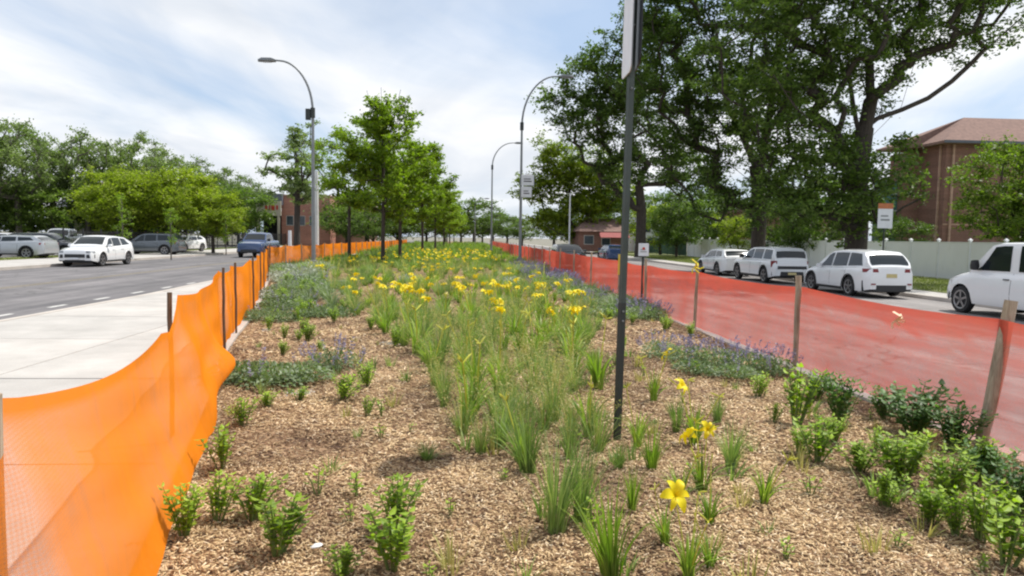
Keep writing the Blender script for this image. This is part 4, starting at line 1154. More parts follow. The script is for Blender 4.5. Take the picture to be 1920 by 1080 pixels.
# negative x pieces stand proud backwards
def rear_fix(l): return [d if len(d) == 7 else d for d in l]
hi = suv(L=4.95, W=1.93, H=1.73, patches=[('rear_bumper', 'trim', -2.475, -.94, .94, .26, .64), ('tail_light', 'lamp_red', -2.45, -.93, -.36, .95, 1.08, dict(both=True)),
          ('number_plate', 'plate', -2.48, -.2, .2, .76, .9), ('reflector', 'lamp_red', -2.5, .6, .86, .5, .55, dict(both=True))],
         belt=[(-2.475, .85), (-2.44, 1.08), (-2.2, 1.16), (-.6, 1.09), (.8, 1.05), (1.7, .98), (2.2, .86), (2.43, .8), (2.475, .7)],
         roof=[(-2.42, 1.12), (-2.1, 1.5), (-1.85, 1.68), (-1.2, 1.72), (-.2, 1.72), (.3, 1.68), (.65, 1.5), (1.25, 1.06)],
         rw=(-2.36, -2.04), side=[(-2.0, -1.05, -1.75, -1.0), (-.95, .05, -.92, .03), (.15, 1.08, .12, .48)], seams=[-1.0, .08], wr=.37)
def parked(px, py, X, Y, *a, **k): pass
car('crossover', 'white crossover parked on the right road, seen from behind with dark lower bumper', (15.35, 27.1, -.33), R(90.5), 'white_paint', hi)
pk = suv(L=5.2, W=1.95, H=1.74, wb=3.3, fo=.9, wr=.39, gc=.3, belt=[(-2.6, .9), (-2.56, 1.08), (-2.3, 1.14), (0, 1.14), (1.3, 1.12), (2.2, 1.08), (2.5, .95), (2.6, .7)],
         roof=[(-2.5, 1.12), (-2.36, 1.52), (-2.15, 1.69), (-1, 1.73), (.2, 1.71), (.55, 1.62), (1.25, 1.16)], ws=(.68, 1.15), rw=(-2.47, -2.36),
         side=[(-2.2, -1.3, -2.1, -1.25), (-1.15, -.1, -1.12, -.1), (0, 1.0, 0, .6)], mirror=(.95, 1.25), seams=[-1.2, 0], mcol='trim', mbig=1.3,
         patches=[('rear_bumper', 'trim', -2.61, -.9, .9, .4, .6), ('tail_light', 'lamp_red', -2.58, .72, .92, .8, 1.1, dict(both=True)), ('tail_strip', 'trim', -2.61, -.7, .7, .72, .86), ('number_plate', 'plate', -2.63, -.2, .2, .45, .56)])
car('crossover', 'boxy white utility car parked ahead of the white crossover, dark rear window', (15.3, 34.9, -.33), R(90), 'white_paint', pk)
car('sedan', 'white car farthest along the white fence, left of the boxy white one', (15.4, 41.3, -.33), R(90), 'white_paint', suv(H=1.55))
# white van
van = dict(L=5.9, W=2.02, H=2.1, wr=.40, fo=.78, wb=3.5, gc=.32, cat='van',
           belt=[(-2.95, 1.2), (-2.93, 1.27), (0, 1.27), (1.75, 1.25), (2.3, 1.15), (2.75, 1.02), (2.92, .98), (2.95, .9)],
           roof=[(-2.94, 1.2), (-2.92, 1.9), (-2.8, 2.04), (-1, 2.08), (.9, 2.06), (1.15, 2.0), (1.95, 1.24)], ws=(1.22, 1.9), rw=(-2.93, -2.925),
           side=[(-2.6, -1.35, -2.6, -1.35), (-1.2, .12, -1.2, .12), (.42, 1.68, .42, 1.02)], mirror=(1.55, 1.42), mbig=1.9, mcol='trim', seams=[-1.28, .27], topw=.84, clad=False, hcol='trim',
           patches=[('grille', 'trim', 2.93, -.6, .6, .72, .98), ('headlight', 'lamp_clear', 2.88, .66, .92, .72, .95, dict(both=True)), ('bumper', 'trim', 2.98, -.96, .96, .38, .58)])
car('van', 'white passenger van parked at the right edge, nose pointing left with big black mirror', (15.5, 17.7, -.33), R(90), 'white_paint', van)
# others on the right road
car('sedan', 'dark car seen tinted through the far red netting', (6.6, 45.5, -.17), R(-90), 'black_paint', suv(H=1.5))
car('sedan', 'dark blue car with a pale front beyond the near sign post', (13.0, 62, -.3), R(90), 'blue_paint', suv(H=1.5))
# blue pickup far on the left road
pick = dict(L=5.8, W=2.0, H=1.92, wr=.41, fo=.95, wb=3.65, gc=.38, cat='truck', clad=True,
            belt=[(-2.9, 1.2), (-2.87, 1.28), (-.8, 1.3), (1.0, 1.27), (2.3, 1.2), (2.86, 1.08), (2.9, 1.0)], roof=[(-.85, 1.28), (-.75, 1.78), (-.5, 1.9), (.5, 1.9), (.8, 1.82), (1.45, 1.26)],
            ws=(.86, 1.36), rw=(-.84, -.78), side=[(-.6, .2, -.55, .2), (.3, 1.2, .3, .8)], mirror=(1.15, 1.35), mbig=1.5, mcol='trim', seams=[.25],
            patches=[('grille', 'trim', 2.87, -.7, .7, .7, 1.05), ('headlight', 'lamp_clear', 2.83, .72, .92, .82, 1.04, dict(both=True)), ('bumper', 'trim', 2.92, -.95, .95, .42, .62)])
p = gp(462, 474, ROAD_Z)
car('pickup_truck', 'blue pickup truck far along the left road, just over the orange netting', (atY(466, 470, 55).x, 57.9, ROAD_Z), R(-90), 'blue_paint', pick)
# cars in the lot on the left
lot = [('sedan', 'silver car in the lot at the extreme left', 22, 36.0 * 1.28, 0, 'silver_paint', suv(H=1.45), R(180)),
       ('crossover', 'dark car in the lot between the silver car and the white crossover', 92, 50, 0, 'black_paint', suv(H=1.6), R(0)),
       ('van', 'white van roof standing behind the dark cars in the lot', 118, 62, 0, 'white_paint', {**pick, 'L': 5.8, 'cat': 'van'}, R(-80)),
       ('crossover', 'dark grey crossover parked broadside between the two lime saplings', 283, 57, 0, 'grey_paint', suv(H=1.65), R(180)),
       ('sedan', 'white car half hidden behind the sapling right of the dark grey crossover', 345, 66, 0, 'white_paint', suv(H=1.5), R(-100)),
       ('crossover', 'black car at the back of the lot, left of the white van', 40, 58, 0, 'black_paint', suv(H=1.55), R(175)),
       ('sedan', 'silver car at the back of the lot just above the white crossover', 150, 66, 0, 'silver_paint', suv(H=1.5), R(10)),
       ('sedan', 'white car at the back left corner of the lot', 5, 66, 0, 'white_paint', suv(H=1.5), R(185))]
for nm, lab, px, Y, z, paint, S_, hd in lot:
    x = atY(px, 440, Y).x
    S2 = dict(S_)
    if nm != 'van' and 'patches' not in S2:
        S2['patches'] = [('headlight', 'lamp_clear', 2.3, .6, .86, .7, .82, dict(both=True)), ('tail_light', 'lamp_red', -2.35, .5, .9, .85, .98, dict(both=True)), ('grille', 'trim', 2.37, -.5, .5, .48, .62)]
    car(nm, lab, (x, Y, -0.02), hd, paint, S2)
# ================================================================ posts, lamps, signs
def lamp_post(px, Y, h, arm, rise, label, base_in_bed=True, extra=None):
    x = atY(px, 480, Y).x
    t = empty('street_lamp', (x, Y, 0.0), 0, label, 'street lamp', None)
    b = MB(); b.bbox(-.17, .17, -.17, .17, 0, .5, .03); b.obj('base', M['galv'], t)
    s = 1 if arm > 0 else -1
    hp = h - rise
    m = MB(); m.tube([(0, 0, .4), (0, 0, hp * .5), (0, 0, hp)], [.10, .082, .062], 10); m.obj('pole', M['galv'], t, True)
    c = MB(); c.cyl((0, 0, 0), .11, .11, hp - .25, hp + .2, 10); c.obj('collar', M['darkpost'], t, True)
    a = MB(); P = []
    for k in range(13):
        q = k / 12 * math.pi / 2
        P.append((arm * (1 - math.cos(q)), 0, hp + rise * math.sin(q)))
    P.append((arm * 1.12, 0, h + .01))
    a.tube(P, [.06 - .02 * k / 13 for k in range(14)], 8); a.obj('arm', M['galv'], t, True)
    hd = MB(); A = arm * 1.1
    hd.loft([[(A + s * dx, yy, h + zz) for yy, zz in ((-w, -.02), (-w * .8, hh), (w * .8, hh), (w, -.02), (w * .6, -.07), (-w * .6, -.07))] for dx, w, hh in ((0, .05, .04), (.2, .16, .1), (.62, .18, .09), (.8, .08, .03))])
    hd.obj('lamp_head', M['galv'], t, True, 50)
    le = MB(); le.box(min(A + s * .22, A + s * .6), max(A + s * .22, A + s * .6), -.1, .1, h - .085, h - .072); le.obj('lens', M['lamp_clear'], t)
    return t
l1 = lamp_post(588, 34, 9.65, -1.5, 2.3, 'street lamp standing in the bed on the left, arm curving left')
m = MB(); m.bbox(-.32, -.1, -.1, .1, 7.0, 7.5, .02); m.obj('junction_box', M['darkpost'], l1)
l2 = lamp_post(975, 42, 11.1, 2.0, 2.9, 'tall street lamp with two square signs, arm curving right into the tree')
for z, w, h_ in ((4.75, .75, .62), (4.05, .62, .62)):
    m = MB(); m.bbox(.0, w, -.16, -.13, z, z + h_, .02); m.obj('sign_plate', M['sign_white'], l2)
    m = MB(); m.box(.14, w - .14, -.165, -.162, z + .2, z + .26); m.box(.14, w - .2, -.165, -.162, z + .34, z + .39); m.obj('sign_print', M['sign_black'], l2)
l3 = lamp_post(921, 71, 11.0, 2.0, 2.4, 'far street lamp in the middle of the picture, arm curving right')
l4 = lamp_post(890, 118, 8.0, 1.4, 1.0, 'most distant thin lamp post beside the far trees')
def plain_post(px, pb, ptop, r, m_, label, name='post', z=0, cap=False, Y=None):
    p = gp(px, pb, z) if Y is None else atY(px, pb, Y)
    top = atY(px, ptop, p.y)
    t = empty(name, (p.x, p.y, z), 0, label, 'post')
    b = MB(); b.tube([(0, 0, 0), (0, 0, (top.z - z) * .5), (0, 0, top.z - z)], [r, r, r * .9], 8); b.obj('pole', M[m_], t, True)
    c = MB(); c.cyl((0, 0, 0), r * 1.6, r * 1.5, 0, .12, 8); c.obj('foot', M[m_], t, True)
    return t
plain_post(594, 484, 321, .16, 'white_post', 'thick white pole beyond the orange netting, right of the left street lamp', Y=52)
plain_post(1067, 470, 362, .075, 'white_post', 'thin pale pole standing beyond the red netting in front of the dark trees', Y=70)
plain_post(544, 500, 432, .14, 'white_post', 'short white bollard post just behind the start of the pink netting run', Y=55)
# near sign post
b_ = gp(1158, 822, 0.02)
sp = empty('sign_post', (b_.x, b_.y, 0.02), 0, 'dark foreground sign post in the bed, its white plate seen edge on', 'sign')
Rz = Matrix.Rotation(R(10), 4, 'Z')
lean = 0.013
def lp(z): return Vector((lean * z, 0, z))
def channel(z0_, z1_, mat_, nm, g=0.0):
    m = MB(); prof = [(-.032 - g, .014), (-.022, -.018 - g), (.022, -.018 - g), (.032 + g, .014), (.024, .014), (.017, -.011), (-.017, -.011), (-.024, .014)]
    m.loft([[tuple(lp(z) + (Rz @ Vector((x, y, 0)))) for x, y in prof] for z in (z0_, z1_)]); m.obj(nm, mat_, sp)
channel(-.05, 1.15, M['darkpost'], 'lower_channel', .004)
channel(1.1, 4.35, M['greenpost'], 'upper_channel')
for z in (1.0, 1.08, 2.9, 3.4, 3.9):
    m = MB(); c = lp(z); m.cyl((c.x, c.y, c.z), .008, .008, -.045, -.018, 6, 'Y'); m.obj('bolt', M['galv'], sp)
def plate(nm, z0_, z1_, w, yaw, off, mat_, back, cr_=.05):
    """thin rounded plate seen nearly edge on"""
    Ry = Matrix.Rotation(R(yaw), 4, 'Z'); pts = []
    for (cx, cz, a0) in ((w / 2 - cr_, z0_ + cr_, -90), (w / 2 - cr_, z1_ - cr_, 0), (-w / 2 + cr_, z1_ - cr_, 90), (-w / 2 + cr_, z0_ + cr_, 180)):
        for k in range(5):
            a = R(a0 + 22.5 * k); pts.append((cx + cr_ * math.cos(a), cz + cr_ * math.sin(a)))
    for m_, y0, y1, n_ in ((mat_, -.006, 0, nm), (back, 0.0015, .008, nm + '_back')):
        m = MB(); m.loft([[tuple(lp(z) * 1 + Ry @ Vector((x, y, 0)) + Vector(off)) for x, z in pts] for y in (y0, y1)]); m.obj(n_, m_, sp)
plate('sign_plate', 3.0, 3.95, .34, -91, (-.045, -.02, 0), M['sign_white'], M['galv'])
plate('sign_plate', 3.08, 4.05, .4, 83, (.055, .03, 0), M['sign_black'], M['sign_black'], .06)
m = MB()
for k in range(5):
    z = 3.62 + k * .055; c = lp(z); m.box(c.x - .125, c.x - .06, -.06, -.05, z, z + .02)
m.obj('sign_bracket', M['darkpost'], sp)
# small signs
def small_sign(px, ptop, pbot, wpx, Y, label, mats, post_top=None, zb=0.0):
    a, b = atY(px, ptop, Y), atY(px, pbot, Y); w = wpx / F * Y
    t = empty('street_sign', (a.x, Y, zb), 0, label, 'sign')
    m = MB(); m.tube([(0, .03, 0), (0, .03, a.z - zb)], [.035, .03], 6); m.obj('pole', M['darkpost'], t)
    n = len(mats); 
    for i, (mt, f0, f1) in enumerate(mats):
        z0_ = b.z - zb + (a.z - b.z) * f0; z1_ = b.z - zb + (a.z - b.z) * f1
        m = MB(); m.bbox(-w / 2, w / 2, -.012, .0, z0_, z1_ - .004, .01); m.obj('sign_plate', M[mt], t)
    m = MB(); zz = b.z - zb + (a.z - b.z) * .3; m.box(-w * .3, w * .3, -.016, -.013, zz, zz + (a.z - b.z) * .07); m.box(-w * .3, w * .2, -.016, -.013, zz + (a.z - b.z) * .16, zz + (a.z - b.z) * .22)
    m.obj('sign_print', M['road_white' if mats[0][0] == 'sign_black' else 'galv'], t)
    return t
small_sign(1661, 381, 428, 30, 30.5, 'white sign with an orange top on a dark pole before the white fence', [('sign_white', 0, .78), ('sign_orange', .78, 1)])
ss = small_sign(1207, 456, 480, 20, 16.9, 'small white sign with a red mark on a stake of the red netting', [('sign_white', 0, 1)])
a_ = atY(1207, 466, 16.9); m = MB(); m.cyl((0, 0, a_.z), .035, .035, -.018, -.0165, 12, 'Y'); m.obj('sign_mark', M['sign_red'], ss)

# ================================================================ fences
vf = empty('vinyl_fence', (25.5, 0, -.2), 0, 'long white vinyl fence behind the parked cars on the right', 'fence')
pm = MB(); pm.box(-.02, .02, .07, 2.33, .08, 1.9); rm = MB(); rm.box(-.035, .035, .065, 2.335, 1.9, 1.98); rm.box(-.035, .035, .065, 2.335, .03, .1)
pom = MB(); pom.bbox(-.065, .065, -.065, .065, 0, 2.05, .01)
cpm = MB(); cpm.loft([[(-.085, -.085, 2.05), (.085, -.085, 2.05), (.085, .085, 2.05), (-.085, .085, 2.05)], [(-.085, -.085, 2.08), (.085, -.085, 2.08), (.085, .085, 2.08), (-.085, .085, 2.08)], [(-.01, -.01, 2.17), (.01, -.01, 2.17), (.01, .01, 2.17), (-.01, .01, 2.17)]])
me_ = [pm.mesh('fence_panel', M['vinyl']), rm.mesh('fence_rail', M['white_post']), pom.mesh('fence_post', M['white_post']), cpm.mesh('post_cap', M['white_post'])]
y = 20.0
while y < 78:
    link('fence_panel', me_[0], vf, (0, y, 0)); link('fence_rail', me_[1], vf, (0, y, 0))
    po = link('fence_post', me_[2], vf, (0, y, 0)); link('post_cap', me_[3], po)
    y += 2.4
link('fence_post', me_[2], vf, (0, y, 0))
M['mesh_green'] = simple('green_mesh_fence', (0.06, 0.13, 0.1), 0.7, var=.3)
gf = empty('mesh_fence', (25.5, 80.6, -.2), 0, 'dark green slatted fence continuing beyond the left end of the white fence', 'fence')
for k in range(9):
    m = MB(); m.box(-.05, .05, k * 2.5 - .05, k * 2.5 + .05, 0, 2.1); m.obj('fence_post', M['mesh_green'], gf)
    if k < 8:
        m = MB()
        for j in range(12): m.box(-.012, .012, k * 2.5 + .06 + j * .2, k * 2.5 + .2 + j * .2, .05, 2.0)
        m.obj('slat_panel', M['mesh_green'], gf)
# black iron railing between the left pavement and the lot
ir = empty('iron_railing', (-27.0, 0, 0), 0, 'black iron railing between the left pavement and the parking lot', 'fence')
pick_ = MB()
for j in range(11): pick_.box(-.012, .012, .12 + j * .22, .145 + j * .22, .1, 1.75)
pick_.box(-.018, .018, 0, 2.5, 1.6, 1.64); pick_.box(-.018, .018, 0, 2.5, .2, .24)
prm = pick_.mesh('picket_panel', M['iron']); ipm = MB(); ipm.box(-.04, .04, -.04, .04, 0, 1.9); ipm = ipm.mesh('railing_post', M['iron'])
for k in range(26):
    link('picket_panel', prm, ir, (0, 50 + k * 2.5, 0)); link('railing_post', ipm, ir, (0, 50 + k * 2.5, 0))

# ================================================================ buildings
def building(name, label, loc, rz, w, d, h, wall, cat='building'):
    t = empty(name, loc, rz, label, cat)
    m = MB(); m.box(0, w, 0, d, 0, h); m.obj('wall', M[wall], t)
    return t
def window(t, x, z, w, h, face='front', d=0, frame='frame', pane='pane'):
    m = MB(); g = .07
    if face == 'front': bx = lambda a, b, c, e, y0, y1: m.box(a, b, y0, y1, c, e)
    else: bx = lambda a, b, c, e, y0, y1: m.box(d - y1 if face == 'right' else y0, d - y0 if face == 'right' else y1, a, b, c, e)
    bx(x, x + w, z, z + g, -.05, .03); bx(x, x + w, z + h - g, z + h, -.05, .03); bx(x, x + g, z + g, z + h - g, -.05, .03); bx(x + w - g, x + w, z + g, z + h - g, -.05, .03)
    f = m.obj('window', M[frame], t)
    m = MB()
    bx(x + g, x + w - g, z + g, z + h - g, -.02, .02)
    m.obj('pane', M[pane], f)
# brick building with a hipped roof on the right
Yb = 60.0
c0 = atY(1766, 440, Yb); c1 = atY(1880, 440, Yb)
bx0 = c0.x; eave = atY(1800, 266, Yb).z
rb = building('brick_building', 'large red brick building with a brown hipped roof at the upper right', (bx0, Yb, -.2), 0, 26, 5.6, eave + .2, 'brick_red')
eave += .2
m = MB(); m.box(-1.6, -.004, 3.4, 5.6, 0, eave - .6); m.obj('wing_wall', M['brick_red'], rb)
m = MB(); o = .8; D = 5.6
A0 = [(-o, -o), (27, -o), (27, D + o), (-2.6, D + o), (-2.6, 2.6), (-o, 2.6)]
m.add([(x, y, eave) for x, y in A0] + [(3.4, 2.8, eave + 2.6), (23, 2.8, eave + 2.6)], [(0, 1, 7, 6), (1, 2, 7), (2, 3, 6, 7), (3, 4, 6), (4, 5, 6), (5, 0, 6)])
m.add([(x, y, eave - .22) for x, y in A0], [(5, 4, 3, 2, 1, 0)])
for (p, q) in zip(A0, A0[1:] + A0[:1]): m.add([(*p, eave), (*q, eave), (*q, eave - .22), (*p, eave - .22)], [(0, 3, 2, 1)])
m.obj('roof', M['roof_brown'], rb)
m = MB(); m.box(-o, 27, -o - .08, -o - .004, eave - .2, eave + .03); m.obj('gutter', M['roof_grey'], rb)
m = MB(); m.box(.5, .68, -.16, -.004, 0, eave - .24); m.obj('downpipe', M['brick_tan'], rb)
m = MB(); m.box(-.14, -.004, .6, .78, 0, eave - .24); m.obj('downpipe', M['brick_tan'], rb)
m = MB(); m.box(.004, 25.9, -.05, -.003, 3.5, 3.62); m.obj('band_course', M['brick_tan'], rb)
m = MB(); m.box(-3.2, -1.62, 4.2, 5.4, 0, 7.6); m.obj('stair_window', M['teal'], rb)
for z in (1.6, 3.2, 4.8, 6.4):
    m = MB(); m.box(-3.2, -1.62, 4.15, 4.196, z, z + .12); m.obj('mullion', M['frame'], rb)
for r_ in range(3):
    for k in range(4): window(rb, 12 + k * 3.4, 1.2 + r_ * 3.1, 1.4, 1.5)
# lower brick wing glimpsed between the trunks
x_ = atY(1430, 440, 66).x
lb = building('brick_building', 'low red brick wall of a building glimpsed between the two great trunks', (x_, 66, 0), 0, 8.6, 10, 4.6, 'brick_red')
m = MB(); m.box(-.4, 9.0, -.4, 10.4, 4.6, 4.9); m.obj('roof', M['roof_brown'], lb)
for k in range(3): window(lb, 1 + k * 2.6, 1.2, 1.3, 1.4)
# little white gabled house and the brown roofed one beside it
hx = atY(1188, 440, 98).x
hw_ = building('gabled_house', 'little white gabled house peeping out right of the near sign post', (hx, 98, 0), 0, 3.7, 7, 3.6, 'white_wall', 'house')
m = MB(); m.loft([[(0, .0, 3.6), (3.7, .0, 3.6), (1.85, .0, 5.0)], [(0, 7, 3.6), (3.7, 7, 3.6), (1.85, 7, 5.0)]]); m.obj('gable', M['white_wall'], hw_)
m = MB(); m.loft([[(-.3, -.25, 3.5), (1.85, -.25, 5.15), (4.0, -.25, 3.5), (4.0, -.25, 3.62), (1.85, -.25, 5.3), (-.3, -.25, 3.62)], [(-.3, 7.2, 3.5), (1.85, 7.2, 5.15), (4.0, 7.2, 3.5), (4.0, 7.2, 3.62), (1.85, 7.2, 5.3), (-.3, 7.2, 3.62)]]); m.obj('roof', M['roof_grey'], hw_)
window(hw_, 1.2, 2.6, 1.2, 1.3); window(hw_, .4, .8, 1.1, 1.2); window(hw_, 2.2, .8, 1.1, 1.2)
hx = atY(1085, 440, 92).x
hb = building('low_house', 'low house with a brown roof and a red awning left of the near sign post', (hx, 92, 0), 0, 6.6, 8, 2.6, 'brick_red', 'house')
m = MB(); m.loft([[(-.5, -.6, 2.6), (7.1, -.6, 2.6), (7.1, 8.5, 2.6), (-.5, 8.5, 2.6)], [(1.6, 4, 4.4), (5.4, 4, 4.4), (5.4, 4.1, 4.4), (1.6, 4.1, 4.4)]]); m.obj('roof', M['roof_brown'], hb)
m = MB(); m.loft([[(2.6, -.7, 2.0), (6.4, -.7, 2.0), (6.4, -.62, 2.5), (2.6, -.62, 2.5)], [(2.6, -1.6, 1.8), (6.4, -1.6, 1.8), (6.4, -1.6, 1.86), (2.6, -1.6, 1.86)]]); m.obj('awning', M['awning'], hb)
window(hb, .7, .9, 1.3, 1.2); window(hb, 3.0, .8, 1.2, 1.0)
# orange brick building with its pale sign panel, across the left road
x0 = atY(478, 440, 108).x; x1 = atY(614, 440, 108).x
sx = 108 / F
ob = building('brick_building', 'orange brick building with a pale sign panel over a dark opening', (x0 + 42 * sx * 1, 110, 0), 0, (x1 - x0) - 42 * sx, 12, atY(560, 368, 110).z, 'brick_orange')
m = MB(); m.box(-42 * sx, 0, 2.5, 12, 0, 5.2); m.obj('recess_wall', M['dark'], ob)
zt, zb2 = atY(500, 376, 108).z, atY(500, 404, 108).z
m = MB(); m.box(-42 * sx, .2, -1.2, -.9, zb2, zt); m.obj('sign_panel', M['cream'], ob)
m = MB(); zc_ = (zt + zb2) / 2
for k, (a, w_) in enumerate(((-2.1, .35), (-1.55, .2), (-1.2, .5), (-.5, .3))): m.box(a, a + w_, -1.24, -1.205, zc_ - .3 + .1 * (k % 2), zc_ + .45)
m.obj('lettering', M['sign_red'], ob)
for a in (-42 * sx + .15, -.35):
    m = MB(); m.box(a, a + .35, -1.15, -.92, 0, zb2 - .004); m.obj('pillar', M['cream'], ob)
m = MB(); m.box(-42 * sx, .3, -.89, 12, zt - .6, zt + 1.1); m.obj('upper_block', M['roof_grey'], ob)
ww = (x1 - x0) - 42 * sx
for k in range(4): window(ob, .7 + k * ww / 4.2, 3.0, 1.1, 1.5)
m = MB(); m.box(-.1, ww + .1, -.12, 12.1, atY(560, 368, 110).z, atY(560, 365, 110).z); m.obj('parapet', M['brick_tan'], ob)
ob2 = building('brick_building', 'pink brick block seen right of the white pole', (atY(622, 440, 116).x, 116, 0), 0, 6, 10, 7.2, 'brick_tan')
for k in range(2): window(ob2, 1 + k * 2.4, 3.4, 1.2, 1.5)
# row houses behind the lot on the far left
x0 = atY(88, 440, 104).x
for i, (wd, hh, wl_, lab) in enumerate([(5.0, 5.0, 'cream', 'cream house behind the parking lot'), (3.4, 7.6, 'brick_tan', 'tan brick house with narrow front behind the lot, between cream and red ones'), (3.6, 7.0, 'brick_orange', 'red brick row house behind the lot, left of the round green trees')]):
    hh_ = building('row_house', lab, (x0, 104 + i * .4, 0), 0, wd, 9, hh, wl_, 'house')
    m = MB(); m.loft([[(-.2, -.3, hh), (wd + .2, -.3, hh), (wd + .2, 9.3, hh), (-.2, 9.3, hh)], [(.6, 4, hh + 1.3), (wd - .6, 4, hh + 1.3), (wd - .6, 4.5, hh + 1.3), (.6, 4.5, hh + 1.3)]]); m.obj('roof', M['roof_grey' if i != 1 else 'roof_brown'], hh_)
    n = max(1, int(wd / 1.8))
    for r_ in range(2):
        for k in range(n): window(hh_, .5 + k * (wd - .4) / n, 1.4 + 2.7 * r_, 1.0, 1.5)
    x0 += wd + .15
# ================================================================ plants of the bed
def blades_np(n, h, spread, w, seed, curve=1.0, seg=4, r0=.05, lean=.25, hv=(.55, 1.1)):
    """arching tapering blades rising from a small base"""
    r = np.random.default_rng(seed)
    a = r.random(n) * 6.283; H = h * r.uniform(*hv, n); S = spread * r.uniform(.1, 1.1, n); b = r.random(n) ** .5 * r0
    ta = r.random(n) * 6.283; W = w * r.uniform(.6, 1.25, n)
    V = np.empty((n, (seg + 1) * 2, 3))
    for k in range(seg + 1):
        t = k / seg
        out = b + S * (t ** (1.0 + .7 * curve)); z = H * (t - .28 * curve * t ** 3 * (S / (spread + 1e-6)))
        x = np.cos(a) * out + np.cos(ta) * lean * .1 * t * h; y = np.sin(a) * out + np.sin(ta) * lean * .1 * t * h
        ww = W * (1 - t ** 2.2) * .5 + .0006
        px, py = -np.sin(a + .5 * np.sin(ta)), np.cos(a + .5 * np.sin(ta))
        V[:, 2 * k] = np.stack([x - px * ww, y - py * ww, z], 1)
        V[:, 2 * k + 1] = np.stack([x + px * ww, y + py * ww, z + ww * .3], 1)
    base = np.array([(2 * k, 2 * k + 1, 2 * k + 3, 2 * k + 2) for k in range(seg)])
    Fc = (np.arange(n) * (seg + 1) * 2)[:, None, None] + base[None]
    return V.reshape(-1, 3), Fc.reshape(-1, 4)
def join_np(parts):
    off = 0; A = []; B = []
    for v, f in parts: A.append(v); B.append(f + off); off += len(v)
    return np.concatenate(A), np.concatenate(B)
def flower_mesh(size, seed):
    """trumpet of six recurved petals with stamens"""
    r = random.Random(seed); mb = MB()
    for k in range(6):
        a = k * math.pi / 3 + r.uniform(-.1, .1); L = size * .5 * (1.0 if k % 2 else .92); W = size * (.15 if k % 2 else .1)
        rr = []
        for i in range(6):
            t = i / 5; rad = L * (t ** .9); z = size * (.30 * math.sin(t * 2.3) * (1 - .45 * t) - (.12 * t ** 3)); w = W * math.sin(math.pi * (.1 + .86 * t)) ** .7
            c = Vector((math.cos(a) * rad, math.sin(a) * rad, z)); s = Vector((-math.sin(a), math.cos(a), 0))
            rr.append([c - s * w + Vector((0, 0, w * .25)), c, c + s * w + Vector((0, 0, w * .25))])
        mb.loft(rr, closed=False, cap=False)
    for k in range(5):
        a = k * 1.25; mb.tube([(0, 0, 0), (math.cos(a) * size * .06, math.sin(a) * size * .06, size * .3)], [.0018, .0022], 3)
    return mb.mesh('flower', M['petal'], True, 80)
FLM = [flower_mesh(.165, 1), flower_mesh(.13, 2)]
def make_lily(seed, h=.42, nleaf=34, stalks=2, open_=2, fh=1.35):
    r = random.Random(seed)
    V, Fc = blades_np(nleaf, h, h * .75, .022, seed, 1.3, 5)
    P = {'leaves': mesh_np('leaves', V, Fc, M['lily_leaf'], True)}
    st = []; fl = []
    for k in range(stalks):
        a = r.uniform(0, 6.283); q = r.uniform(.06, .22); H = h * fh * r.uniform(.8, 1.1)
        tip = Vector((math.cos(a) * q, math.sin(a) * q, H))
        m = MB(); m.tube([(0, 0, 0), tip * .5 + Vector((0, 0, .03)), tip], [.0075, .006, .0045], 5)
        for b in range(r.randint(2, 4)):
            d = Vector((r.gauss(0, .03), r.gauss(0, .03), r.uniform(.0, .05)))
            m.tube([tip, tip + d * .6, tip + d, tip + d * 1.5], [.003, .007, .008, .002], 5)
        st.append(m.mesh('flower_stalk', M['bud']))
        if k < open_: fl.append((FLM[k % 2], tip + Vector((0, 0, .01)), (r.uniform(-.9, .9), r.uniform(.2, 1.0) * r.choice((-1, 1)), r.uniform(0, 6))))
    P['flower_stalk'] = st; P['flower'] = fl
    return P
def make_grass(seed, h, n, w=.006, spread=.5, m='grass_blade', seeds=False, curve=.7):
    V, Fc = blades_np(n, h, h * spread, w, seed, curve, 4, r0=.06)
    P = {'blades': mesh_np('blades', V, Fc, M[m], True)}
    if seeds:
        r = np.random.default_rng(seed)
        V2, F2 = blades_np(int(n * .22), h * 1.35, h * spread * .8, w * .6, seed + 3, .5, 4, r0=.05)
        tips = V2.reshape(-1, 10, 3)[:, -1]
        C = np.repeat(tips, 9, 0) + r.normal(size=(len(tips) * 9, 3)) * np.array([.015, .015, .05])
        L = leaves_np(C, np.full(len(C), .022), seed + 4)
        V3, F3 = join_np([(V2, F2), L])
        P['seed_heads'] = mesh_np('seed_heads', V3, F3, M['tan_blade'])
    return P
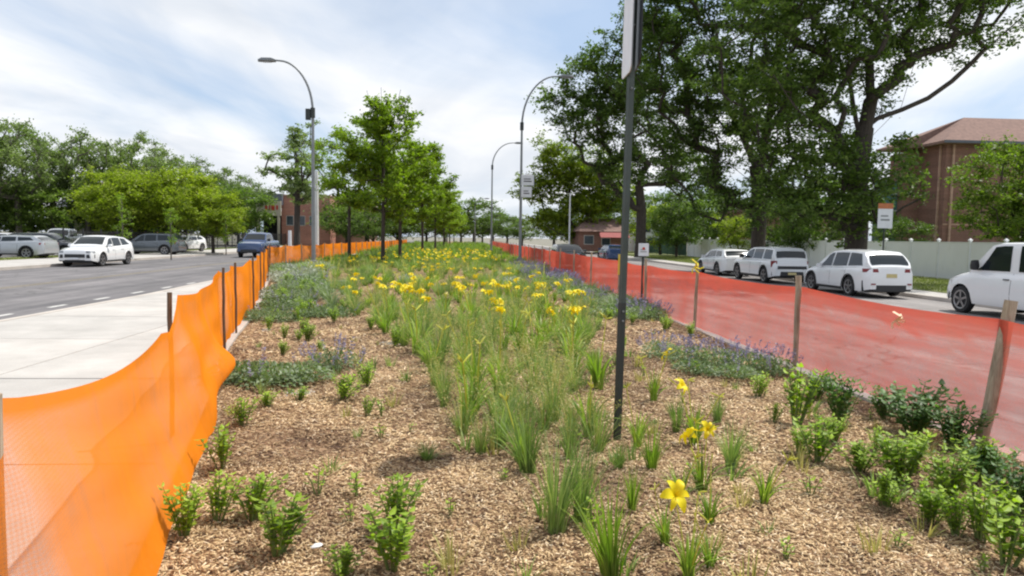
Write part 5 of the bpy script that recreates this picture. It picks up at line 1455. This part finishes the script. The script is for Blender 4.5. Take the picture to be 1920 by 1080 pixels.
def make_mint(seed, h=.3, r_=.3, n=700, spikes=26, leaf='mint_leaf', flower='mint_flower'):
    r = np.random.default_rng(seed); rr = random.Random(seed)
    u = r.normal(size=(n, 3)); u[:, 2] = np.abs(u[:, 2]); u /= np.linalg.norm(u, axis=1)[:, None]
    C = u * np.array([r_, r_, h * .8]) * (r.random(n) ** .4)[:, None]; C[:, 2] += .02
    a = leaves_np(C, .04 * r.uniform(.6, 1.3, n), seed)
    b = blades_np(40, h, r_ * 1.1, .004, seed, .3, 2, r0=.05)
    V, Fc = join_np([a, b]); P = {'leaves': mesh_np('leaves', V, Fc, M[leaf])}
    if flower:
        Cs = []
        for k in range(spikes):
            an = rr.uniform(0, 6.283); q = r_ * math.sqrt(rr.random()) * 1.05; z = h * .75 * math.sqrt(max(0, 1 - (q / r_ / 1.1) ** 2)) + .04
            L = rr.uniform(.09, .17); nn = 26; t = r.random(nn)
            tilt = q / r_ * .5
            Cs.append(np.stack([math.cos(an) * (q + t * L * tilt) + r.normal(0, .007, nn), math.sin(an) * (q + t * L * tilt) + r.normal(0, .007, nn), z + t * L], 1))
        C = np.concatenate(Cs); V, Fc = leaves_np(C, .022 * r.uniform(.7, 1.3, len(C)), seed + 9)
        P['flower_spikes'] = mesh_np('flower_spikes', V, Fc, M[flower])
    return P
def make_shrub(seed, h=.35, r_=.2, stems=9, leaf=.06, m='shrub_leaf', dens=1.0):
    """several upright stems, each clothed with pairs of pointed leaves"""
    r = random.Random(seed); sm = MB(); Cs = []; D = []
    vs, fs = [], []
    for k in range(stems):
        a = r.uniform(0, 6.283); q = r_ * r.uniform(.1, 1.0); H = h * r.uniform(.6, 1.05)
        p0 = Vector((math.cos(a) * q * .2, math.sin(a) * q * .2, 0)); p2 = Vector((math.cos(a) * q, math.sin(a) * q, H)); p1 = p0.lerp(p2, .5) + Vector((0, 0, H * .12))
        sm.tube([p0, p1, p2], [.005, .004, .002], 4)
        nl = int(H / .032 * dens)
        for i in range(nl):
            t = .12 + .88 * (i + 1) / nl; c = p0 * (1 - t) ** 2 + p1 * 2 * t * (1 - t) + p2 * t * t
            for s in (0, math.pi):
                an = i * 1.57 + s + r.uniform(-.4, .4) + k; L = leaf * r.uniform(.65, 1.25) * (1 - .35 * abs(t - .6)); w = L * .27
                d = Vector((math.cos(an), math.sin(an), r.uniform(-.15, .55))).normalized(); sd = Vector((-math.sin(an), math.cos(an), 0)); up = d.cross(sd) * -1
                b = len(vs)
                vs.extend([c, c + d * L * .35 - sd * w + up * w * .25, c + d * L * .35, c + d * L * .35 + sd * w + up * w * .25,
                           c + d * L * .72 - sd * w * .7 - up * L * .02, c + d * L * .72 - up * L * .05, c + d * L * .72 + sd * w * .7 - up * L * .02, c + d * L - up * L * .18])
                # quads only: fold the leaf along the midrib
                fs += [(b, b, b, b)] * 0
                fs += [(b + 1, b + 2, b + 5, b + 4), (b + 2, b + 3, b + 6, b + 5)]
                fs += [(b, b + 2, b + 1, b + 1), (b, b + 3, b + 2, b + 2), (b + 4, b + 5, b + 7, b + 7), (b + 5, b + 6, b + 7, b + 7)]
    fs = [tuple(dict.fromkeys(f)) for f in fs]
    me = bpy.data.meshes.new('leaves'); me.from_pydata([tuple(v) for v in vs], [], fs); me.update(); me.materials.append(M[m])
    return {'leaves': me, 'stems': sm.mesh('stems', M['stem'])}
LIB = {
    'lily': [make_lily(200 + k, .42, 34, 2 + k % 2, 2 if k < 3 else 1) for k in range(4)],
    'lilyleaf': [make_lily(210 + k, .42, 36, 1, 0) for k in range(3)],
    'grass': [make_grass(220 + k, .5, 130, .007, .55) for k in range(3)],
    'tuft': [make_grass(230 + k, .5, 70, .015, .5, 'lily_leaf') for k in range(2)],
    'airy': [make_grass(240 + k, .45, 95, .006, .62, 'grass_blade', True) for k in range(3)],
    'sprig': [make_grass(250, .16, 22, .008, .6, 'tan_blade'), make_grass(251, .14, 18, .010, .7, 'grass_blade'), make_shrub(252, .13, .07, 3, .04)],
    'mint': [make_mint(260 + k) for k in range(3)],
    'silver': [make_mint(270, .28, .32, 800, 0, 'silver_leaf', None)],
    'greymint': [make_mint(275, .22, .3, 800, 2)],
    'shrub': [make_shrub(280 + k, .36, .18, 17, .052) for k in range(3)],
    'dark': [make_shrub(290 + k, .38, .24, 22, .062, 'shrub_dark') for k in range(2)],
    'lime': [make_shrub(300 + k, .3, .13, 11, .05, 'shrub_leaf', 1.1) for k in range(2)],
}
LIB['greygrass'] = [make_grass(310 + k, .3, 110, .009, .9, 'mint_leaf') for k in range(2)]
HT = {'greygrass': .3, 'lily': .5, 'lilyleaf': .42, 'grass': .5, 'tuft': .5, 'airy': .55, 'sprig': .15, 'mint': .36, 'silver': .26, 'greymint': .26, 'shrub': .36, 'dark': .38, 'lime': .3}
NAME = {'greygrass': 'grey_green_grass', 'lily': 'daylily', 'lilyleaf': 'daylily', 'grass': 'ornamental_grass', 'tuft': 'grass_tuft', 'airy': 'feathery_grass', 'sprig': 'seedling', 'mint': 'catmint', 'silver': 'silver_plant', 'greymint': 'catmint', 'shrub': 'leafy_plant', 'dark': 'dark_leafy_plant', 'lime': 'leafy_plant'}
PCAT = {'greygrass': 'grass plant', 'lily': 'daylily', 'lilyleaf': 'daylily', 'grass': 'grass plant', 'tuft': 'grass plant', 'airy': 'grass plant', 'sprig': 'seedling', 'mint': 'catmint', 'silver': 'plant', 'greymint': 'catmint', 'shrub': 'plant', 'dark': 'plant', 'lime': 'plant'}
prand = random.Random(99)
def plant(kind, x, y, h, label, group=None, wide=1.0, rz=None, k=None):
    P = LIB[kind][prand.randrange(len(LIB[kind])) if k is None else k % len(LIB[kind])]
    s = h / HT[kind]
    t = empty(NAME[kind], (x, y, bed_h(x, y) - .005), prand.uniform(0, 6.283) if rz is None else rz, label, PCAT[kind], group)
    t.scale = (s * wide, s * wide, s)
    t['kind'] = 'thing'
    t.rotation_euler = (prand.gauss(0, .07), prand.gauss(0, .07), t.rotation_euler[2])
    for nm, v in P.items():
        if nm == 'flower':
            for me, loc, rot in v:
                o = link('flower', me, t, loc); o.rotation_euler = rot
                q = min(1.6, (.95 if y < 9 else 1.3) / s); o.scale = (q / wide, q / wide, q)
        elif isinstance(v, list):
            for me in v: link(nm, me, t)
        else:
            o = link(nm, v, t)
            if nm in ('flower_spikes', 'seed_heads', 'leaves', 'blades'): o['kind'] = 'stuff'
    return t
def pp_(kind, px, py, h, label, wide=1.0, **k):
    p = gp(px, py, .03); return plant(kind, p.x, p.y, h, label, None, wide, **k)
near = [
    # yellow daylilies and tufts close by
    ('lily', 1316, 925, 0.39, 'clump with two open yellow daylilies right of the foot of the sign post', 0.90, 1),
    ('lily', 1290, 1095, 0.34, 'clump with a single yellow daylily at the lower middle right edge', 0.80, 3),
    ('lily', 1300, 838, 0.42, 'yellow daylily just behind the pair of open daylilies', 0.90, 3),
    ('lily', 1225, 760, 0.42, 'yellow daylily right of the sign post, before the purple catmint', 0.80, 3),
    ('tuft', 1145, 1080, 0.52, 'dense green grass tuft at the bottom, below the sign post', 0.75, 0),
    ('tuft', 1118, 712, 0.46, 'upright dark green tuft just left of the sign post', 0.80, 1),
    ('grass', 990, 886, 0.52, 'bushy blue green grass with a dark shaded foot left of the sign post', 0.90, 0),
    ('grass', 1040, 1002, 0.62, 'tall thin blue green grass below the dark footed clump', 0.75, 1),
    ('grass', 1088, 985, 0.50, 'thin blue green grass leaning right, next to the tall thin one', 0.70, 2),
    ('grass', 935, 835, 0.50, 'blue green grass clump left of the dark footed one', 0.90, 2),
    ('airy', 1020, 800, 0.45, 'pale seeding grass between the two blue green clumps', 0.90, 0),
    ('airy', 1070, 860, 0.42, 'feathery yellowish grass just left of the foot of the sign post', 0.80, 1),
    ('airy', 955, 750, 0.50, 'feathery tan topped grass in the middle strip, left of the green tuft', 0.90, 2),
    ('tuft', 1185, 965, 0.30, 'short bright tuft right of the dense bottom tuft', 0.60, 0),
    ('tuft', 1222, 882, 0.36, 'light green strappy tuft right of the sign post foot', 0.80, 1),
    ('grass', 1370, 880, 0.42, 'rounded blue green grass right of the two open daylilies', 0.80, 0),
    ('grass', 1268, 812, 0.36, 'blue grey grass behind the daylilies right of the sign post', 0.70, 1),
    ('lilyleaf', 1195, 835, 0.36, 'yellowish daylily leaves hard by the right of the sign post', 0.70, 0),
    ('lilyleaf', 1275, 950, 0.30, 'yellow green daylily leaves between the pair and the single bloom', 0.80, 1),
    ('lilyleaf', 1330, 990, 0.26, 'small strappy leaves right above the single daylily bloom', 0.80, 2),
    ('lilyleaf', 1248, 1030, 0.24, 'small strappy leaves left of the single daylily bloom', 0.80, 0),
    ('lilyleaf', 1430, 950, 0.30, 'sparse strappy plant right of the rounded blue green grass', 0.80, 1),
    ('lilyleaf', 1330, 1078, 0.20, 'low strappy leaves at the bottom edge right of the single bloom', 0.90, 2),
    # right hand leafy plants along the kerb
    ('lime', 1492, 800, 0.56, 'narrow bright green plant in front of the upright stake', 0.91, 0),
    ('lime', 1530, 868, 0.34, 'bright green low plant below the narrow bright one', 1.30, 1),
    ('dark', 1525, 745, 0.29, 'small dark bush right of the foot of the upright stake', 1.30, 0),
    ('dark', 1575, 800, 0.47, 'upright dark green bush left of the bare kerb stretch', 0.85, 1),
    ('dark', 1712, 812, 0.45, 'spreading dark green bush over the kerb between the stakes', 1.30, 0),
    ('dark', 1785, 848, 0.38, 'dark green bush touching the foot of the thick leaning stake', 1.17, 1),
    ('shrub', 1690, 900, 0.36, 'fresh green bush below the spreading dark one', 1.43, 0),
    ('shrub', 1612, 882, 0.22, 'small rounded green plant left of the fresh green bush', 1.69, 1),
    ('shrub', 1775, 935, 0.34, 'fresh green bush in front of the dark bush at the leaning stake', 1.30, 2),
    ('shrub', 1745, 975, 0.25, 'little green plant on the left below the fresh green bushes', 1.30, 0),
    ('lime', 1838, 1010, 0.38, 'tall lime green plant in the lower right corner group', 0.87, 1),
    ('lime', 1885, 1062, 0.36, 'lime green plant lowest in the right corner', 1.25, 0),
    ('dark', 1905, 965, 0.38, 'dark green bush at the right edge below the kerb', 0.87, 0),
    ('shrub', 1835, 900, 0.29, 'green plant between the leaning stake and the right edge', 1.43, 1),
    ('shrub', 1420, 745, 0.27, 'small light green plant below the purple catmint', 1.04, 2),
    ('lime', 1640, 850, 0.22, 'thin yellowish plant between the dark bushes', 0.78, 0),
    # left side
    ('lime', 520, 1042, 0.34, 'bright green leafy plant at the lower left, lowest of the pair', 1.29, 0),
    ('lime', 474, 975, 0.28, 'bright green leafy plant at the lower left, upper of the pair', 1.23, 1),
    ('lime', 738, 1062, 0.34, 'upright bright green plant at the bottom left of centre, front one of two', 1.12, 0),
    ('lime', 742, 1000, 0.34, 'upright bright green plant at the bottom left of centre, rear one of two', 1.01, 1),
    ('shrub', 640, 748, 0.26, 'green leafy clump beside the left catmint', 1.46, 1),
    ('shrub', 688, 728, 0.28, 'taller green clump right of the left catmint', 1.01, 2),
    ('lime', 688, 785, 0.20, 'little yellow green sprout below the green leafy clumps', 0.90, 0),
    ('lime', 455, 800, 0.26, 'yellowish green plant close to the foot of the orange netting', 1.23, 1),
    ('lime', 415, 880, 0.32, 'thin yellow green plant against the foot of the near orange netting', 1.01, 0),
    ('lime', 408, 980, 0.30, 'yellow green plant in the corner by the near orange netting', 1.01, 1),
    ('shrub', 345, 1010, 0.30, 'green plant touching the near orange netting at the lower left', 1.01, 0),
    ('sprig', 596, 935, 0.22, 'thin wispy sprout alone on the mulch at left', 0.90, 2),
    ('shrub', 640, 1078, 0.16, 'low green plant at the bottom edge left of the upright pair', 1.34, 1),
    ('sprig', 715, 830, 0.16, 'tiny yellow green sprout in the middle of the left mulch', 1.00, 2),
    ('sprig', 658, 985, 0.14, 'tiny pale sprout on the mulch left of the upright pair', 1.00, 2),
    ('grass', 800, 868, 0.16, 'low flat blue green tuft on the mulch left of centre', 1.60, 0),
    ('lime', 560, 750, 0.16, 'yellow leaved low plant below the left catmint', 1.68, 0),
    ('lime', 500, 765, 0.16, 'yellow leaved low plant near the netting, below the left catmint', 1.68, 1),
    ('greymint', 450, 715, 0.34, 'grey green catmint next to the orange netting foot', 1.12, 0),
    ('greymint', 505, 718, 0.36, 'grey green catmint second from the orange netting', 1.12, 1),
    ('greymint', 565, 712, 0.31, 'grey green catmint left of the green leafy clump', 1.12, 2),
    ('mint', 625, 690, 0.38, 'catmint with faint purple spikes behind the green leafy clump', 1.12, 0),
    ('mint', 1238, 672, 0.34, 'catmint at the left end of the purple patch on the right', 1.10, 0),
    ('mint', 1290, 684, 0.36, 'catmint second from the left in the purple patch', 1.10, 1),
    ('mint', 1345, 690, 0.38, 'catmint in the middle of the purple patch', 1.10, 2),
    ('mint', 1395, 697, 0.38, 'catmint second from the right in the purple patch', 1.05, 0),
    ('mint', 1445, 703, 0.38, 'catmint at the right end of the purple patch, by the upright stake', 1.00, 1),
    ('greymint', 1305, 702, 0.24, 'low grey green catmint in front of the purple patch, left', 1.20, 0),
    ('greymint', 1380, 712, 0.24, 'low grey green catmint in front of the purple patch, right', 1.20, 0),
    ('lime', 610, 590, .2, 'yellow green sprout right of the three grey catmints', 1.2, 0),
    ('lime', 560, 640, .18, 'yellow green low plant behind the left catmint row', 1.2, 1),
    ('lime', 600, 660, .16, 'tiny green plant between the left catmint row and the bare path', 1.2, 0),
    ('greymint', 480, 600, 0.30, 'grey green catmint against the orange netting beyond the pale kerb', 1.10, 0),
    ('greymint', 530, 602, 0.28, 'grey green catmint in the left mulch, middle of three', 1.10, 0),
    ('greymint', 580, 598, 0.28, 'grey green catmint in the left mulch, right of three', 1.10, 0),
    ('shrub', 530, 668, 0.20, 'small dark sprout behind the left catmint row', 1.12, 0),
    ('silver', 500, 560, 0.30, 'silvery plant by the netting in front of the boulders', 1.30, 0),
]
near += [
    ('shrub', 1660, 945, 0.24, 'low green plant left of the fresh green bushes near the leaning stake', 1.20, 1),
    ('lime', 1715, 875, 0.28, 'yellowish green plant tucked under the spreading dark bush', 1.20, 1),
    ('dark', 1660, 790, 0.30, 'dark bush left half of the pair spreading over the kerb', 1.10, 1),
    ('shrub', 1560, 835, 0.24, 'green plant in front of the upright dark bush', 1.20, 2),
    ('shrub', 1500, 850, 0.22, 'green plant left of the bright green low one', 1.10, 0),
    ('shrub', 1795, 1000, 0.26, 'green plant inside the lower right corner group, left side', 0.96, 2),
    ('lime', 1870, 985, 0.30, 'lime green plant behind the tall one in the lower right corner', 0.89, 0),
    ('dark', 1860, 905, 0.28, 'dark plant right of the leaning stake foot', 1.10, 0),
    ('shrub', 1450, 800, 0.18, 'thin green plant left of the narrow bright one', 0.90, 1),
    ('grass', 1345, 800, 0.30, 'thin grass right of the rear yellow daylily', 0.80, 1),
    ('grass', 1160, 880, 0.22, 'small blue green tuft just below the foot of the sign post', 1.00, 2),
    ('airy', 1110, 800, 0.34, 'thin seeding grass left of the sign post shaft', 0.80, 1),
    ('silver', 770, 530, 0.34, 'silver grey mound among the yellow blooms, left', 1.30, 0),
    ('silver', 955, 535, 0.36, 'silver grey mound among the yellow blooms, right', 1.50, 0),
]
for kind, px, py, h, lab, wd, k in near: pp_(kind, px, py, h, lab, wd, k=k)
# two pale boulders left of the lamp
for (px, py, s, lab) in ((533, 540, .27, 'grey boulder in the bed by the orange netting'), (592, 540, .3, 'longer grey boulder in the bed at the foot of the street lamp'), (645, 535, .24, 'smaller boulder right of the street lamp foot')):
    p = gp(px, py, .02); r = random.Random(px); mb = MB(); rr = []
    for j in range(6):
        v = j / 5; q = math.sqrt(max(.02, 1 - (v * 1.0) ** 2.4)); rr.append([(s * 1.5 * q * math.cos(a) * (1 + .14 * math.sin(a * 3 + px)) + r.gauss(0, .02), s * .8 * q * math.sin(a) * (1 + .12 * math.cos(a * 2 + py)) + r.gauss(0, .02), s * .75 * v + r.gauss(0, .012)) for a in [2 * math.pi * k / 12 for k in range(12)]])
    mb.loft(rr); o = mb.obj('boulder', M['stone'], None, True, 35, (p.x, p.y, 0), r.uniform(-.3, .3)); tag(o, lab, 'boulder')

p = gp(594, 1031, .04); mb = MB(); mb.loft([[(.035 * math.cos(a) * q + .008 * math.sin(3 * a), .02 * math.sin(a) * q, z) for a in [k * math.pi / 4 for k in range(8)]] for q, z in ((.8, 0), (1, .008), (.6, .017))])
tag(mb.obj('pebble', M['white_wall'], None, True, 40, (p.x, p.y, .055), .5), 'small white pebble lying on the mulch right of the lower left bright green plant', 'pebble')
# scattered planting of the middle strip
def strip(y):
    return np.interp(y, [4.8, 6, 9, 14, 23, 30], [.35, -.1, -.5, -2.0, -4.6, -6.5]), np.interp(y, [4.8, 6, 9, 14, 23, 30], [1.0, 1.25, 1.7, 2.5, 3.5, 4.2])
G = {'greygrass': ('low grey green grass mound toward the edge of the bed, farther off', 'grey green grass mounds in the bed'),
     'lily': ('yellow flowering daylily in the crowded middle strip of the bed', 'daylilies flowering in the middle strip'),
     'lilyleaf': ('daylily in leaf without a bloom in the middle strip of the bed', 'daylilies in leaf in the middle strip'),
     'grass': ('fine green grass clump in the crowded middle strip of the bed', 'grass clumps in the middle strip'),
     'airy': ('feathery seeding grass in the crowded middle strip of the bed', 'feathery grasses in the middle strip'),
     'mint': ('purple grey catmint along the right kerb of the bed, farther off', 'catmints along the right kerb'),
     'greymint': ('grey green catmint in the left part of the bed, farther off', 'catmints in the left part of the bed'),
     'silver': ('silvery mound plant beyond the boulders in the bed', 'silvery plants in the bed'),
     'shrub': ('small green leafy plant on the mulch in the middle distance', 'small leafy plants in the middle distance'),
     'sprig': ('tiny seedling on the wood mulch', 'tiny seedlings on the mulch')}
def scatter(n, ya, yb, kinds, hs, rangef, mind, wide=1.0, pw=1.0):
    done = []; tries = 0
    while len(done) < n and tries < n * 30:
        tries += 1
        y = ya + (yb - ya) * prand.random() ** pw; a, b = rangef(y); x = prand.uniform(float(a), float(b))
        if any((x - u) ** 2 + (y - v) ** 2 < mind * mind for u, v in done): continue
        if (x - b_.x) ** 2 + (y - b_.y) ** 2 < .05: continue
        done.append((x, y)); k = prand.choice(kinds)
        plant(k, x, y, prand.uniform(*hs) * (1.0 if k not in ('sprig',) else .35), G[k][0], G[k][1], wide * prand.uniform(.85, 1.15))
scatter(42, 5.2, 9, ['grass', 'airy', 'airy', 'airy', 'lilyleaf'], (.34, .56), strip, .25)
scatter(96, 9, 14, ['grass', 'airy', 'grass', 'lilyleaf', 'lilyleaf', 'airy', 'lily', 'airy'], (.38, .58), strip, .27)
scatter(135, 14, 23, ['grass', 'airy', 'lilyleaf', 'lily', 'lily', 'airy', 'grass', 'lilyleaf'], (.34, .54), strip, .36, 1.15)
scatter(150, 23, 38, ['grass', 'lilyleaf', 'airy', 'lily', 'grass', 'lilyleaf', 'airy'], (.38, .56), lambda y: (strip(y)[0] - .5, 3.0), .5, 1.55)
rightf = lambda y: (np.interp(y, [10, 20, 30], [3.3, 3.0, 2.6]), 4.2)
scatter(24, 14.5, 24, ['mint', 'greymint', 'greygrass'], (.3, .42), rightf, .45, 1.35)
scatter(20, 24, 38, ['mint', 'mint'], (.35, .5), rightf, .7, 1.5)
leftf = lambda y: (lf_x(y) + .5, float(strip(y)[0]) - .2)
scatter(30, 14.5, 22, ['greymint', 'shrub', 'greymint', 'greygrass'], (.25, .4), leftf, .55, 1.25)
scatter(50, 22, 36, ['greymint', 'silver', 'shrub', 'greymint', 'greygrass', 'greygrass'], (.3, .5), leftf, .7, 1.7)
# seedlings on the near mulch
scatter(95, 2.9, 9.5, ['sprig'], (.25, .6), lambda y: (lf_x(y) + .35, 4.1), .22)
scatter(30, 3.2, 10, ['sprig'], (.35, .6), lambda y: (-.2, 3.6), .25)
scatter(30, 10, 17, ['sprig', 'shrub'], (.2, .32), lambda y: (lf_x(y) + .4, float(strip(y)[0])), .4)
scatter(24, 9.5, 16, ['sprig', 'shrub'], (.18, .3), lambda y: (float(strip(y)[1]) + .1, 4.0), .35)
# beyond, the planting reads as one mass
parts_g, parts_t = [], []
r = np.random.default_rng(77)
for k in range(520):
    y = 37 + 100 * r.random() ** 1.5; x = r.uniform(-9.2, 4.0)
    s = r.uniform(.4, .65) * (1 + (y - 37) / 120)
    v, f = blades_np(46, s, s * .6, .035 + (y - 37) * .0007, 1000 + k, .9, 3, r0=.3)
    v = v + np.array([x, y, 0]); (parts_g if r.random() < .62 else parts_t).append((v, f))
tag(link('ground_cover', mesh_np('ground_cover', *join_np(parts_g), M['lily_leaf'])), kind='stuff')
tag(link('ground_cover', mesh_np('ground_cover', *join_np(parts_t), M['grass_blade'])), kind='stuff')
C = np.stack([r.uniform(-6, 2.0, 150), 37 + 32 * r.random(150) ** 1.3, r.uniform(.4, .62, 150)], 1)
C = np.repeat(C, 4, 0) + r.normal(size=(600, 3)) * .05
v, f = leaves_np(C, np.full(600, .14), 5, aspect=.9)
tag(link('far_blossoms', mesh_np('far_blossoms', v, f, M['petal'])), kind='stuff')
# grass of the verges
def turf(name, x0, x1, y0, y1, n, h, w, m, z=.01):
    r = np.random.default_rng(int(abs(x0) * 10)); v, f = blades_np(n, h, h * .8, w, 31, .8, 2, r0=.0)
    P = np.stack([r.uniform(x0, x1, n), y0 + (y1 - y0) * r.random(n) ** 1.3, np.full(n, z)], 1)
    v = v.reshape(n, 6, 3) + P[:, None, :]
    tag(link(name, mesh_np(name, v.reshape(-1, 3), f, M[m])), kind='stuff')
turf('lawn_grass', 18.65, 25.4, 18, 80, 42000, .11, .03, 'verge', -.21)
turf('verge_grass', -27.3, -26.05, 18, 90, 9000, .12, .03, 'verge', .02)
